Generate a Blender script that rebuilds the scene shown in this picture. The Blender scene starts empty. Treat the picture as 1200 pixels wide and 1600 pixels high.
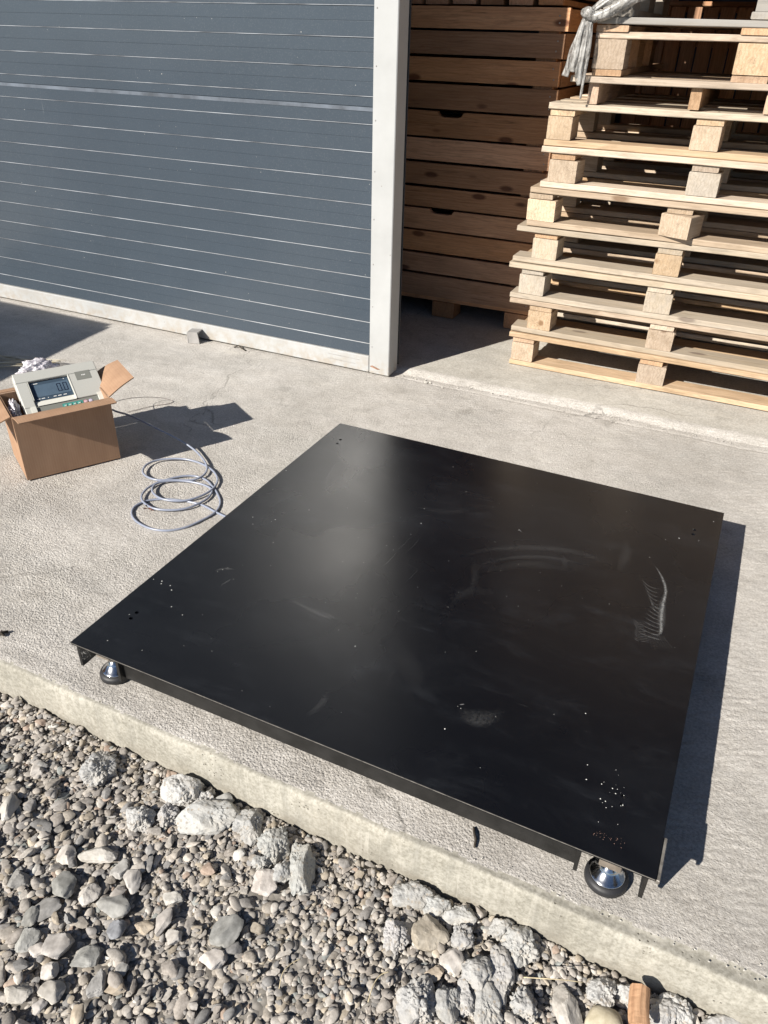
import bpy, bmesh, math, random
import numpy as np
from mathutils import Vector, Matrix, noise as mnoise

random.seed(7); rng = np.random.default_rng(11)
sc = bpy.context.scene
COL = sc.collection

# ------------------------------------------------------------------ camera
Rc = np.array([[0.9026, 0.4298, 0.0230], [0.2478, -0.4736, -0.8452], [-0.3523, 0.7686, -0.5341]])
U_, _, V_ = np.linalg.svd(Rc); Rc = U_ @ V_
CP = np.array([1.096, -0.825, 1.218]); FPX = 1195.6
cam_d = bpy.data.cameras.new('camera'); cam = bpy.data.objects.new('camera', cam_d); COL.objects.link(cam)
m = Matrix((( Rc[0][0], -Rc[1][0], -Rc[2][0]), (Rc[0][1], -Rc[1][1], -Rc[2][1]), (Rc[0][2], -Rc[1][2], -Rc[2][2])))
cam.matrix_world = Matrix.Translation(Vector(CP)) @ m.to_4x4()
cam_d.sensor_fit = 'VERTICAL'; cam_d.sensor_height = 32.0; cam_d.lens = FPX / 1600 * 32.0
cam_d.clip_start = 0.02; cam_d.clip_end = 400
sc.camera = cam

# ------------------------------------------------------------------ sky and sun
LD = Vector((0.366, 0.763, -0.533)).normalized()            # direction the sunlight travels
world = bpy.data.worlds.new('World'); sc.world = world; world.use_nodes = True
wn = world.node_tree.nodes; wl = world.node_tree.links
bg = wn['Background']; sky = wn.new('ShaderNodeTexSky'); sky.sky_type = 'NISHITA'; sky.sun_disc = False
sky.sun_elevation = math.asin(-LD.z); sky.sun_rotation = math.atan2(-LD.x, -LD.y)
wl.new(sky.outputs[0], bg.inputs[0]); bg.inputs[1].default_value = 0.055; sky.air_density = 0.75; sky.dust_density = 0.3; sky.ozone_density = 1.5; sky.altitude = 1500
sd = bpy.data.lights.new('sun', 'SUN'); sd.energy = 5.0; sd.angle = math.radians(0.53); sd.color = (1.0, 0.945, 0.86)
sun = bpy.data.objects.new('sun', sd); COL.objects.link(sun)
sun.rotation_euler = LD.to_track_quat('-Z', 'Y').to_euler(); sun.location = (-4, -8, 8)
sc.view_settings.view_transform = 'Standard'; sc.view_settings.look = 'None'
sc.view_settings.gamma = 1; sc.view_settings.use_curve_mapping = False
sc.view_settings.exposure = 0.75

# ------------------------------------------------------------------ helpers
def at(u, v, z=0.0):                      # ground point under a pixel of the 1200x1600 photograph
    r = Rc.T @ np.array([(u-600)/FPX, (v-800)/FPX, 1.0])
    p = CP + r*((z-CP[2])/r[2]); return Vector(p)
def ppm(p):                               # photograph pixels per metre at a point
    return FPX / float((Rc @ (np.array(p)-CP))[2])
def tag(o, label=None, cat=None, group=None, kind=None):
    if label: o['label'] = label
    if cat: o['category'] = cat
    if group: o['group'] = group
    if kind: o['kind'] = kind
    return o
def thing(name, label, cat, loc=(0,0,0), rz=0.0, group=None):
    o = bpy.data.objects.new(name, None); COL.objects.link(o); o.location = loc; o.rotation_euler = (0,0,rz)
    o.empty_display_size = 0.05
    return tag(o, label, cat, group)
def link(name, me, mat, parent=None, loc=None, rot=None):
    o = bpy.data.objects.new(name, me); COL.objects.link(o)
    if mat is not None:
        if isinstance(mat, (list, tuple)):
            for mm in mat: me.materials.append(mm)
        elif not me.materials: me.materials.append(mat)
    if parent: o.parent = parent
    if loc is not None: o.location = loc
    if rot is not None: o.rotation_euler = rot
    return o
def mesh(verts, faces, name='m', smooth=False):
    me = bpy.data.meshes.new(name); me.from_pydata([tuple(v) for v in verts], [], faces); me.update()
    if smooth: me.polygons.foreach_set('use_smooth', [True]*len(me.polygons))
    return me
class MB:
    """collects boxes, prisms, lathes and tubes into one mesh"""
    def __init__(s): s.v=[]; s.f=[]; s.sm=[]
    def add(s, vs, fs, smooth=False):
        b=len(s.v); s.v += [tuple(v) for v in vs]; s.f += [tuple(i+b for i in q) for q in fs]; s.sm += [smooth]*len(fs)
    def box(s, x0,x1,y0,y1,z0,z1, c=0.0, M=None):
        if c<=0:
            vs=[(x,y,z) for z in (z0,z1) for y in (y0,y1) for x in (x0,x1)]
            fs=[(0,2,3,1),(4,5,7,6),(0,1,5,4),(2,6,7,3),(0,4,6,2),(1,3,7,5)]
        else:
            bm=bmesh.new(); bmesh.ops.create_cube(bm,size=1)
            for v in bm.verts: v.co=Vector(((x0+x1)/2+v.co.x*(x1-x0),(y0+y1)/2+v.co.y*(y1-y0),(z0+z1)/2+v.co.z*(z1-z0)))
            bmesh.ops.bevel(bm,geom=bm.edges[:],offset=c,segments=1,affect='EDGES')
            vs=[v.co.copy() for v in bm.verts]; bm.verts.index_update(); fs=[[v.index for v in f.verts] for f in bm.faces]; bm.free()
        if M is not None: vs=[M@Vector(v) for v in vs]
        s.add(vs,fs)
    def prism(s, pts, a, b, ax='y', M=None):
        n=len(pts)
        def mk(p,t): return (p[0],t,p[1]) if ax=='y' else ((t,p[0],p[1]) if ax=='x' else (p[0],p[1],t))
        vs=[mk(p,a) for p in pts]+[mk(p,b) for p in pts]
        fs=[tuple(range(n)),tuple(range(2*n-1,n-1,-1))]+[(i,(i+1)%n+0,(i+1)%n+n,i+n)[::-1] for i in range(n)]
        if M is not None: vs=[M@Vector(v) for v in vs]
        s.add(vs,fs)
    def lathe(s, prof, cx=0,cy=0, n=28, smooth=True):
        vs=[];fs=[]
        for r,z in prof:
            for k in range(n): a=2*math.pi*k/n; vs.append((cx+r*math.cos(a),cy+r*math.sin(a),z))
        for i in range(len(prof)-1):
            for k in range(n): fs.append((i*n+k,i*n+(k+1)%n,(i+1)*n+(k+1)%n,(i+1)*n+k))
        fs.append(tuple(range(n))[::-1]); L=len(prof)-1; fs.append(tuple(L*n+k for k in range(n)))
        s.add(vs,fs,smooth)
    def tube(s, pts, r, n=8, flat=1.0):
        pts=[Vector(p) for p in pts]; vs=[];fs=[]; N=len(pts)
        for i,p in enumerate(pts):
            t=(pts[min(i+1,N-1)]-pts[max(i-1,0)]).normalized()
            a=t.cross(Vector((0,0,1))); a = a.normalized() if a.length>1e-4 else Vector((1,0,0)); b=a.cross(t)
            rr=r(i/(N-1)) if callable(r) else r
            for k in range(n):
                q=2*math.pi*k/n; vs.append(p+a*(rr*math.cos(q))+b*(rr*flat*math.sin(q)))
        for i in range(N-1):
            for k in range(n): fs.append((i*n+k,i*n+(k+1)%n,(i+1)*n+(k+1)%n,(i+1)*n+k))
        fs.append(tuple(range(n))[::-1]); fs.append(tuple((N-1)*n+k for k in range(n)))
        s.add(vs,fs,True)
    def build(s, name, mat, parent=None, loc=None, rot=None):
        me=mesh(s.v,s.f,name); me.polygons.foreach_set('use_smooth', s.sm)
        bm=bmesh.new(); bm.from_mesh(me); bmesh.ops.recalc_face_normals(bm,faces=bm.faces); bm.to_mesh(me); bm.free()
        return link(name,me,mat,parent,loc,rot)
def catmull(pts, k=6):
    P=[Vector(p) for p in pts]; P=[2*P[0]-P[1]]+P+[2*P[-1]-P[-2]]; out=[]
    for i in range(1,len(P)-2):
        for j in range(k):
            t=j/k; a,b,c,d=P[i-1],P[i],P[i+1],P[i+2]
            out.append(0.5*((2*b)+(c-a)*t+(2*a-5*b+4*c-d)*t*t+(3*b-a-3*c+d)*t**3))
    out.append(P[-2]); return out

# numpy gradient noise
_pt = rng.permutation(256); _pt = np.concatenate([_pt,_pt,_pt]); _gr = rng.normal(size=(256,2)); _gr/=np.linalg.norm(_gr,axis=1)[:,None]
def pn(x, y):
    xi=np.floor(x).astype(int); yi=np.floor(y).astype(int); xf=x-xi; yf=y-yi; xi&=255; yi&=255
    u=xf*xf*xf*(xf*(xf*6-15)+10); v=yf*yf*yf*(yf*(yf*6-15)+10)
    def g(ix,iy,dx,dy):
        h=_gr[_pt[_pt[ix&255]+(iy&255)]]; return h[...,0]*dx+h[...,1]*dy
    a=g(xi,yi,xf,yf); b=g(xi+1,yi,xf-1,yf); c=g(xi,yi+1,xf,yf-1); d=g(xi+1,yi+1,xf-1,yf-1)
    return (a*(1-u)+b*u)*(1-v)+(c*(1-u)+d*u)*v
def fbm(x,y,o=4):
    s=0;a=1
    for i in range(o): s=s+a*pn(x*2**i+17.3*i,y*2**i-9.1*i); a*=0.5
    return s

# ------------------------------------------------------------------ materials
class Mat:
    def __init__(s, name, rough=0.6, metal=0.0, spec=None, base=(0.5,0.5,0.5)):
        s.m=bpy.data.materials.new(name); s.m.use_nodes=True; s.n=s.m.node_tree.nodes; s.l=s.m.node_tree.links
        s.b=s.n['Principled BSDF']; s.b.inputs['Roughness'].default_value=rough; s.b.inputs['Metallic'].default_value=metal
        s.b.inputs['Base Color'].default_value=(*base,1)
        if spec is not None: s.b.inputs['Specular IOR Level'].default_value=spec
    def new(s,t,**k):
        n=s.n.new('ShaderNode'+t)
        for a,b in k.items(): setattr(n,a,b)
        return n
    def coord(s, kind='Object'): return s.new('TexCoord').outputs[kind]
    def attr(s, name): return s.new('Attribute', attribute_name=name)
    def mapping(s, v, sc=(1,1,1), loc=(0,0,0)):
        n=s.new('Mapping'); s.l.new(v,n.inputs[0]); n.inputs['Scale'].default_value=sc; n.inputs['Location'].default_value=loc; return n.outputs[0]
    def noise(s, v, scale, det=4, rough=0.55, dist=0.0):
        n=s.new('TexNoise'); s.l.new(v,n.inputs['Vector']); n.inputs['Scale'].default_value=scale; n.inputs['Detail'].default_value=det
        n.inputs['Roughness'].default_value=rough; n.inputs['Distortion'].default_value=dist; return n.outputs[0]
    def voro(s, v, scale, feat='F1'):
        n=s.new('TexVoronoi', feature=feat); s.l.new(v,n.inputs['Vector']); n.inputs['Scale'].default_value=scale; return n
    def ramp(s, f, *st):
        n=s.new('ValToRGB'); s.l.new(f,n.inputs[0]); e=n.color_ramp.elements
        while len(e)<len(st): e.new(0.5)
        for i,(p,c) in enumerate(st):
            e[i].position=p; e[i].color=(c,c,c,1) if isinstance(c,(int,float)) else (*c,1)
        return n.outputs[0]
    def mix(s, f, a, b, mode='MIX'):
        n=s.new('Mix', data_type='RGBA', blend_type=mode)
        for i,x in ((0,f),(6,a),(7,b)):
            if hasattr(x,'node'): s.l.new(x,n.inputs[i])
            elif isinstance(x,(int,float)): n.inputs[i].default_value = x if i==0 else (x,x,x,1)
            else: n.inputs[i].default_value=(*x,1)
        return n.outputs[2]
    def math(s, op, a, b=0.0):
        n=s.new('Math', operation=op)
        for i,x in enumerate((a,b)):
            if hasattr(x,'node'): s.l.new(x,n.inputs[i])
            else: n.inputs[i].default_value=x
        return n.outputs[0]
    def bump(s, h, dist, strength=1.0, prev=None):
        n=s.new('Bump'); s.l.new(h,n.inputs['Height']); n.inputs['Distance'].default_value=dist; n.inputs['Strength'].default_value=strength
        if prev is not None: s.l.new(prev,n.inputs['Normal'])
        return n.outputs[0]
    def out(s, color=None, rough=None, normal=None):
        if color is not None: s.l.new(color,s.b.inputs['Base Color'])
        if rough is not None: s.l.new(rough,s.b.inputs['Roughness'])
        if normal is not None: s.l.new(normal,s.b.inputs['Normal'])
        return s.m

def concrete(name, face=False, inner=False):
    M=Mat(name,0.9,spec=0.3); v=M.coord()
    big=M.noise(v,2.3,5,0.6); med=M.noise(v,11,4,0.6,0.4); fine=M.noise(v,160,3,0.65); gr=M.noise(v,420,2,0.6)
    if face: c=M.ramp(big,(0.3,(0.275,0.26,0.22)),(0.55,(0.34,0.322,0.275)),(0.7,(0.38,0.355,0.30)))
    elif inner: c=M.ramp(big,(0.3,(0.42,0.40,0.36)),(0.7,(0.50,0.475,0.425)))
    else: c=M.ramp(big,(0.3,(0.43,0.405,0.372)),(0.55,(0.50,0.472,0.435)),(0.75,(0.56,0.53,0.485)))
    c=M.mix(0.6,c,M.ramp(med,(0.3,0.33),(0.7,0.68)),'SOFT_LIGHT')
    if not face:
        stn=M.ramp(M.noise(v,1.25,6,0.62,0.7),(0.42,0.0),(0.62,1.0)); c=M.mix(M.math('MULTIPLY',stn,0.28),c,(0.25,0.235,0.205))
        lt=M.ramp(M.noise(M.mapping(v,(1.0,4.5,1),(3,7,0)),3.2,6,0.7,0.9),(0.56,0.0),(0.72,1.0)); c=M.mix(M.math('MULTIPLY',lt,0.35),c,(0.60,0.57,0.51))
        spot=M.ramp(M.noise(M.mapping(v,(1,1,1),(9,2,0)),6.0,3,0.5),(0.66,0.0),(0.72,0.35)); c=M.mix(spot,c,(0.22,0.205,0.18))
        dv=M.new('VectorMath', operation='MULTIPLY_ADD'); nz=M.new('TexNoise'); nz.inputs['Scale'].default_value=4.0; nz.inputs['Detail'].default_value=6; M.l.new(v,nz.inputs['Vector'])
        M.l.new(nz.outputs['Color'],dv.inputs[0]); dv.inputs[1].default_value=(0.35,0.35,0); M.l.new(v,dv.inputs[2])
        ck=M.ramp(M.voro(dv.outputs[0],1.15,'DISTANCE_TO_EDGE').outputs['Distance'],(0.0008,1.0),(0.0035,0.0)); ckm=M.ramp(M.noise(v,1.9,2),(0.50,0.0),(0.56,0.8))
        crk=M.math('MULTIPLY',ck,ckm); c=M.mix(M.math('MULTIPLY',crk,0.65),c,(0.12,0.11,0.095))
        tr=M.ramp(M.noise(M.mapping(v,(0.5,2.4,1),(2,5,0)),1.6,5,0.65,1.2),(0.46,0.0),(0.60,1.0)); c=M.mix(M.math('MULTIPLY',tr,0.16),c,(0.30,0.295,0.28))
    c=M.mix(0.6,c,M.ramp(fine,(0.36,0.25),(0.62,0.72)),'SOFT_LIGHT')
    if not face:
        pit=M.ramp(M.voro(v,95).outputs['Distance'],(0.02,0.0),(0.16,1.0)); sel=M.ramp(M.noise(v,35,2),(0.50,0.0),(0.60,1.0))
        dark=M.math('MULTIPLY',M.math('SUBTRACT',1.0,pit),sel)
        c=M.mix(M.math('MULTIPLY',dark,0.35),c,(0.12,0.11,0.10))
        sx=M.new('SeparateXYZ'); M.l.new(v,sx.inputs[0]); patch=M.ramp(M.noise(v,3.2,3,0.6),(0.35,0.25),(0.65,1.0))
        wx=M.new('MapRange'); M.l.new(sx.outputs[0],wx.inputs[0]); wx.inputs[1].default_value=0.9; wx.inputs[2].default_value=1.25; wx.inputs[3].default_value=1.0; wx.inputs[4].default_value=0.35
        wy=M.new('MapRange'); M.l.new(sx.outputs[1],wy.inputs[0]); wy.inputs[1].default_value=0.8; wy.inputs[2].default_value=1.5; wy.inputs[3].default_value=1.0; wy.inputs[4].default_value=0.45
        amp=M.math('MULTIPLY',M.math('MULTIPLY',wx.outputs[0],wy.outputs[0]),patch)
        hh=M.math('MULTIPLY',M.math('ADD',M.ramp(M.voro(v,225,'SMOOTH_F1').outputs['Distance'],(0.1,1.0),(0.75,0.0)),M.noise(v,150,5,0.75)),amp)
        nrm=M.bump(hh,0.0023,0.9); nrm=M.bump(M.noise(v,300,4,0.75),0.0020,0.8,nrm)
        nrm=M.bump(M.noise(M.mapping(v,(1,3.2,1)),55,4,0.6,0.8),0.0016,0.5,nrm)
        if inner: nrm=M.bump(M.noise(v,60,4,0.6),0.0012,0.6)
    else:
        # pale vertical lime runs and little air holes on the cast face
        vv=M.mapping(v,(1,0.15,0.10)); run=M.ramp(M.noise(M.mapping(v,(1,0.1,0.05)),26,2,0.6,0.25),(0.484,0.0),(0.498,1.0),(0.502,1.0),(0.516,0.0))
        rm=M.ramp(M.noise(v,7,2),(0.42,0.0),(0.6,1.0)); c=M.mix(M.math('MULTIPLY',M.math('MULTIPLY',run,rm),0.42),c,(0.50,0.475,0.42)); run2=M.ramp(M.noise(M.mapping(v,(1,0.12,0.08),(3,1,2)),30,4,0.65,0.7),(0.50,0.0),(0.66,1.0)); c=M.mix(M.math('MULTIPLY',run2,0.45),c,(0.22,0.21,0.18))
        hole=M.ramp(M.voro(v,110).outputs['Distance'],(0.14,1.0),(0.22,0.0)); sel=M.ramp(M.noise(v,17,3),(0.58,0.0),(0.66,0.8))
        hd=M.math('MULTIPLY',hole,sel); c=M.mix(hd,c,(0.13,0.115,0.09))
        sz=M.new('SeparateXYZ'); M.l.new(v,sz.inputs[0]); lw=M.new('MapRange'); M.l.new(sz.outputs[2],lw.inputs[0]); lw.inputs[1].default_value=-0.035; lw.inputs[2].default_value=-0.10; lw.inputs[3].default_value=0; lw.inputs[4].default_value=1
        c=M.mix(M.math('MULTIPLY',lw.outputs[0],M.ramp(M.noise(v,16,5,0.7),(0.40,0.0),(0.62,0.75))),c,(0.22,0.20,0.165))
        nrm=M.bump(M.noise(v,120,5,0.7),0.0011,0.7); nrm=M.bump(M.math('MULTIPLY',hd,-1.0),0.0015,1.0,nrm)
    return M.out(c,None,nrm)

def wood(name, a, b, knot, rough=0.75, grey=0.0, knots=0.5, satr=(0.70,1.08)):
    M=Mat(name,rough,spec=0.25); v=M.attr('grain').outputs['Vector']; vr=(0.62,1.30) if 'crate' in name else (0.74,1.16)
    rnd=M.new('ObjectInfo').outputs['Random']
    g1=M.noise(M.mapping(v,(1.3,26,26)),3.0,6,0.62,0.6); g2=M.noise(M.mapping(v,(2,140,140)),2.2,3,0.7); big=M.noise(M.mapping(v,(1,3,3)),3.5,3,0.5)
    ring=M.new('TexWave', wave_type='BANDS', bands_direction='Y'); M.l.new(M.mapping(v,(0.25,1,1)),ring.inputs[0]); ring.inputs['Scale'].default_value=26
    ring.inputs['Distortion'].default_value=9; ring.inputs['Detail'].default_value=3; ring.inputs['Detail Scale'].default_value=1.6
    c=M.mix(M.ramp(g1,(0.32,0.0),(0.68,1.0)),a,b)
    c=M.mix(M.math('MULTIPLY',M.ramp(ring.outputs[1],(0.0,1.0),(0.45,0.0)),0.30),c,tuple(x*0.55 for x in b))
    c=M.mix(0.45,c,M.ramp(g2,(0.3,0.28),(0.7,0.70)),'SOFT_LIGHT')
    c=M.mix(M.ramp(big,(0.50,0.0),(0.72,0.55)),c,tuple(x*0.72 for x in b))
    kv=M.voro(M.mapping(v,(4.2,11,11)),1.0); kd=M.ramp(kv.outputs['Distance'],(0.10,1.0),(0.17,0.0))
    ks=M.math('GREATER_THAN',M.new('SeparateColor').outputs[0],1.0-knots)
    sepn=[n for n in M.n if n.bl_idname=='ShaderNodeSeparateColor'][-1]; M.l.new(kv.outputs['Color'],sepn.inputs[0])
    c=M.mix(M.math('MULTIPLY',M.math('MULTIPLY',kd,ks),0.85),c,knot)
    sp=M.ramp(M.noise(M.mapping(v,(0.9,34,34),(7,3,5)),1.0,3,0.6),(0.485,0.0),(0.5,1.0),(0.515,0.0)); sm_=M.ramp(M.noise(M.mapping(v,(3,9,9)),2.0,2),(0.52,0.0),(0.60,1.0))
    c=M.mix(M.math('MULTIPLY',M.math('MULTIPLY',sp,sm_),0.6),c,tuple(x*0.3 for x in b))
    # tone of the single piece
    hs=M.new('HueSaturation'); M.l.new(c,hs.inputs['Color'])
    mr=M.new('MapRange'); M.l.new(rnd,mr.inputs[0]); mr.inputs[3].default_value=vr[0]; mr.inputs[4].default_value=vr[1]; M.l.new(mr.outputs[0],hs.inputs['Value'])
    r2=M.new('TexWhiteNoise', noise_dimensions='1D'); M.l.new(rnd,r2.inputs['W'])
    mr2=M.new('MapRange'); M.l.new(r2.outputs[0],mr2.inputs[0]); mr2.inputs[3].default_value=satr[0]; mr2.inputs[4].default_value=satr[1]; M.l.new(mr2.outputs[0],hs.inputs['Saturation'])
    c=hs.outputs[0]
    st=M.ramp(M.noise(M.mapping(v,(2.2,9,9),(5,1,3)),2.6,5,0.7),(0.52,0.0),(0.72,0.55)); c=M.mix(st,c,tuple(x*0.5 for x in b))
    if grey: c=M.mix(M.ramp(M.noise(M.mapping(v,(1,8,8)),4,4),(0.35,grey),(0.65,grey*0.4)),c,(0.30,0.29,0.275))
    nrm=M.bump(g1,0.0016,0.6); nrm=M.bump(g2,0.0008,0.7,nrm)
    return M.out(c,None,nrm)

def stone_mat(name='stone', rough_scale=90.0, dist=0.001, soft=0.4):
    M=Mat(name,0.85,spec=0.25); v=M.coord(); a=M.attr('tint').outputs['Color']
    n=M.noise(v,rough_scale,4,0.65); n2=M.noise(v,rough_scale*0.25,3,0.6)
    c=M.mix(soft,a,M.ramp(n,(0.3,0.2),(0.7,0.8)),'SOFT_LIGHT'); c=M.mix(soft,c,M.ramp(n2,(0.35,0.25),(0.65,0.75)),'SOFT_LIGHT')
    return M.out(c,None,M.bump(n,dist,0.7))

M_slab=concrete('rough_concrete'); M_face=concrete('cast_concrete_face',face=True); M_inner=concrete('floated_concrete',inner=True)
M_pal=[wood('pale_pallet_wood',(0.52,0.385,0.26),(0.42,0.295,0.18),(0.20,0.11,0.05),knots=0.25),
       wood('cream_pallet_wood',(0.57,0.44,0.31),(0.47,0.345,0.225),(0.22,0.12,0.06),knots=0.2),
       wood('greying_pallet_wood',(0.55,0.45,0.33),(0.46,0.36,0.24),(0.16,0.1,0.06),grey=0.32,knots=0.25)]
M_palred=wood('reddish_pallet_wood',(0.52,0.34,0.20),(0.43,0.26,0.14),(0.15,0.07,0.03),knots=0.3)
M_weath=wood('weathered_grey_wood',(0.40,0.35,0.28),(0.32,0.27,0.21),(0.12,0.09,0.06),grey=0.85,knots=0.1)
M_crate=wood('orange_crate_wood',(0.56,0.32,0.185),(0.45,0.24,0.13),(0.09,0.032,0.018),knots=0.75,rough=0.6,satr=(0.9,1.12))
M_gravel=stone_mat('gravel_stone',230,0.0005,0.40); M_rock=stone_mat('larger_stone',90,0.0008,0.40)
M_chunk=stone_mat('crumbly_concrete',190,0.0014,0.28)

def chunk_mat():
    M=Mat('broken_concrete',0.9,spec=0.2); v=M.coord(); a=M.attr('tint').outputs['Color']
    vo=M.voro(v,150); cell=M.ramp(vo.outputs['Distance'],(0.32,1.0),(0.44,0.0)); se=M.new('SeparateColor'); M.l.new(vo.outputs['Color'],se.inputs[0])
    pick=M.math('GREATER_THAN',se.outputs[0],0.72); gcol=M.mix(se.outputs[1],(0.34,0.28,0.21),(0.20,0.205,0.21))
    c=M.mix(0.30,a,M.ramp(M.noise(v,60,5,0.7),(0.3,0.2),(0.7,0.8)),'SOFT_LIGHT'); c=M.mix(M.math('MULTIPLY',M.math('MULTIPLY',cell,pick),0.75),c,gcol)
    dust=M.ramp(M.noise(v,22,4,0.6),(0.42,0.0),(0.65,0.5)); c=M.mix(dust,c,(0.40,0.37,0.32))
    return M.out(c,None,M.bump(M.noise(v,260,4,0.7),0.0011,0.7))
M_chunk=chunk_mat()
def simple(name, col, rough=0.5, metal=0.0, spec=None, nscale=0, var=0.25, bdist=0.0, bscale=200):
    M=Mat(name,rough,metal,spec,col); v=M.coord(); c=None; nrm=None
    if nscale:
        n=M.noise(v,nscale,4,0.6); c=M.mix(M.ramp(n,(0.35,0.0),(0.65,1.0)),tuple(x*(1-var) for x in col),tuple(min(1,x*(1+var*0.6)) for x in col))
    if bdist: nrm=M.bump(M.noise(v,bscale,3,0.6),bdist,0.6)
    return M.out(c,None,nrm)

# door sheet: dark blue-grey coated steel with dust and splashes
def door_mat(name, base, rough):
    M=Mat(name,rough,0.0,0.36); v=M.coord()
    n=M.noise(v,3.0,5,0.6); c=M.mix(M.ramp(n,(0.3,0.0),(0.7,1.0)),tuple(x*0.94 for x in base),tuple(x*1.03 for x in base))
    d=M.ramp(M.voro(v,26).outputs['Distance'],(0.030,1.0),(0.055,0.0)); s=M.ramp(M.noise(v,3.1,2),(0.53,0.0),(0.60,1.0))
    c=M.mix(M.math('MULTIPLY',M.math('MULTIPLY',d,s),0.7),c,(0.55,0.54,0.5))
    str_=M.ramp(M.noise(M.mapping(v,(70,70,6)),1.0,4,0.7),(0.70,0.0),(0.80,0.25))
    c=M.mix(str_,c,(0.45,0.46,0.46))
    dust=M.ramp(M.noise(v,240,2,0.7),(0.55,0.0),(0.8,0.10)); c=M.mix(dust,c,(0.4,0.4,0.4))
    ro=M.ramp(M.noise(v,14,4),(0.3,rough*0.85),(0.7,rough*1.15))
    return M.out(c,ro,M.bump(M.noise(v,300,2),0.00025,0.4))
M_door=door_mat('slate_blue_steel',(0.052,0.067,0.085),0.20)
M_rib=simple('rib_highlight_paint',(0.21,0.225,0.245),0.28,0.0,0.8,nscale=5,var=0.6)  # pale colour stands in for the sun highlight along each door rib
def white_mat():
    M=Mat('white_painted_steel',0.32,spec=0.40); v=M.coord()
    c=M.mix(M.ramp(M.noise(v,5,5,0.6),(0.3,0.0),(0.7,1.0)),(0.36,0.365,0.36),(0.43,0.435,0.432))
    d=M.ramp(M.voro(v,30).outputs['Distance'],(0.04,1.0),(0.09,0.0)); s=M.ramp(M.noise(v,9,2),(0.52,0.0),(0.58,1.0))
    c=M.mix(M.math('MULTIPLY',M.math('MULTIPLY',d,s),0.6),c,(0.16,0.12,0.09))
    sx=M.new('SeparateXYZ'); M.l.new(v,sx.inputs[0])
    low=M.math('MULTIPLY',M.ramp(sx.outputs[2],(0.0,1.0),(0.11,0.0)),M.ramp(M.noise(v,22,5,0.7),(0.42,0.0),(0.62,0.8)))
    c=M.mix(low,c,(0.33,0.28,0.22))
    return M.out(c,None,M.bump(M.noise(v,80,3),0.0004,0.4))
M_white=white_mat()
M_greymetal=simple('grey_frame_metal',(0.30,0.29,0.28),0.5,0.0,nscale=9)
M_rubber=simple('black_rubber',(0.018,0.018,0.02),0.55,bdist=0.0003)
M_chrome=simple('chromed_steel',(0.60,0.60,0.60),0.16,1.0,nscale=300,var=0.2)
M_rust=simple('rusty_steel',(0.30,0.17,0.11),0.85,nscale=60,var=0.5)
M_darkwall=simple('dark_cladding',(0.062,0.080,0.108),0.45,nscale=2)
M_roof=simple('roof_sheet',(0.10,0.10,0.105),0.7,nscale=2)

def plate_mat():
    M=Mat('black_coated_steel',0.3,spec=0.42); v=M.coord()
    n1=M.noise(v,2.6,4,0.55,0.3); n2=M.noise(M.mapping(v,(1.5,5,1)),3.5,5,0.65,0.8); n3=M.noise(v,9,5,0.7,1.2)
    dust=M.math('MULTIPLY',M.ramp(n2,(0.50,0.0),(0.78,1.0)),M.ramp(n3,(0.40,0.0),(0.7,1.0)))
    c=M.mix(M.math('MULTIPLY',dust,0.07),(0.0035,0.0042,0.0065),(0.18,0.20,0.23)); broad=M.ramp(M.noise(M.mapping(v,(1.2,1.8,1),(4,1,0)),1.7,6,0.62,0.5),(0.46,0.0),(0.70,0.030)); c=M.mix(broad,c,(0.20,0.22,0.25))
    sc_=M.ramp(M.noise(M.mapping(v,(7,55,1),(1,2,0)),2.2,3,0.6,1.5),(0.70,0.0),(0.74,1.0)); ss=M.ramp(M.noise(v,3.4,2),(0.55,0.0),(0.63,1.0))
    c=M.mix(M.math('MULTIPLY',M.math('MULTIPLY',sc_,ss),0.05),c,(0.3,0.3,0.3))
    ro=M.ramp(n1,(0.3,0.24),(0.7,0.31))
    nrm=M.bump(M.noise(v,1100,2),0.00006,0.35); nrm=M.bump(M.noise(v,4,3,0.5),0.0010,0.4,nrm)
    return M.out(c,ro,nrm)
M_plate=plate_mat()
M_steel=simple('black_steel_side',(0.016,0.0155,0.015),0.42,0.0,0.4,nscale=25,var=0.4,bdist=0.0003)
M_edge=simple('worn_steel_edge',(0.30,0.28,0.25),0.45,0.5,nscale=60,var=0.4)
M_cell=simple('load_cell_metal',(0.36,0.31,0.26),0.4,0.6,nscale=40)
M_speck=simple('pale_droplet',(0.62,0.62,0.58),0.6)
M_hole=simple('bare_hole_rim',(0.38,0.36,0.33),0.5,0.4)
def smear_mat():
    M=Mat('pale_scuff',0.8); al=M.attr('al').outputs['Fac']; v=M.coord()
    n=M.ramp(M.noise(v,160,4,0.7),(0.32,0.15),(0.66,1.0)); M.b.inputs['Base Color'].default_value=(0.42,0.42,0.41,1)
    M.l.new(M.math('MULTIPLY',al,n),M.b.inputs['Alpha']); return M.m
M_smear=smear_mat()

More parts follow.
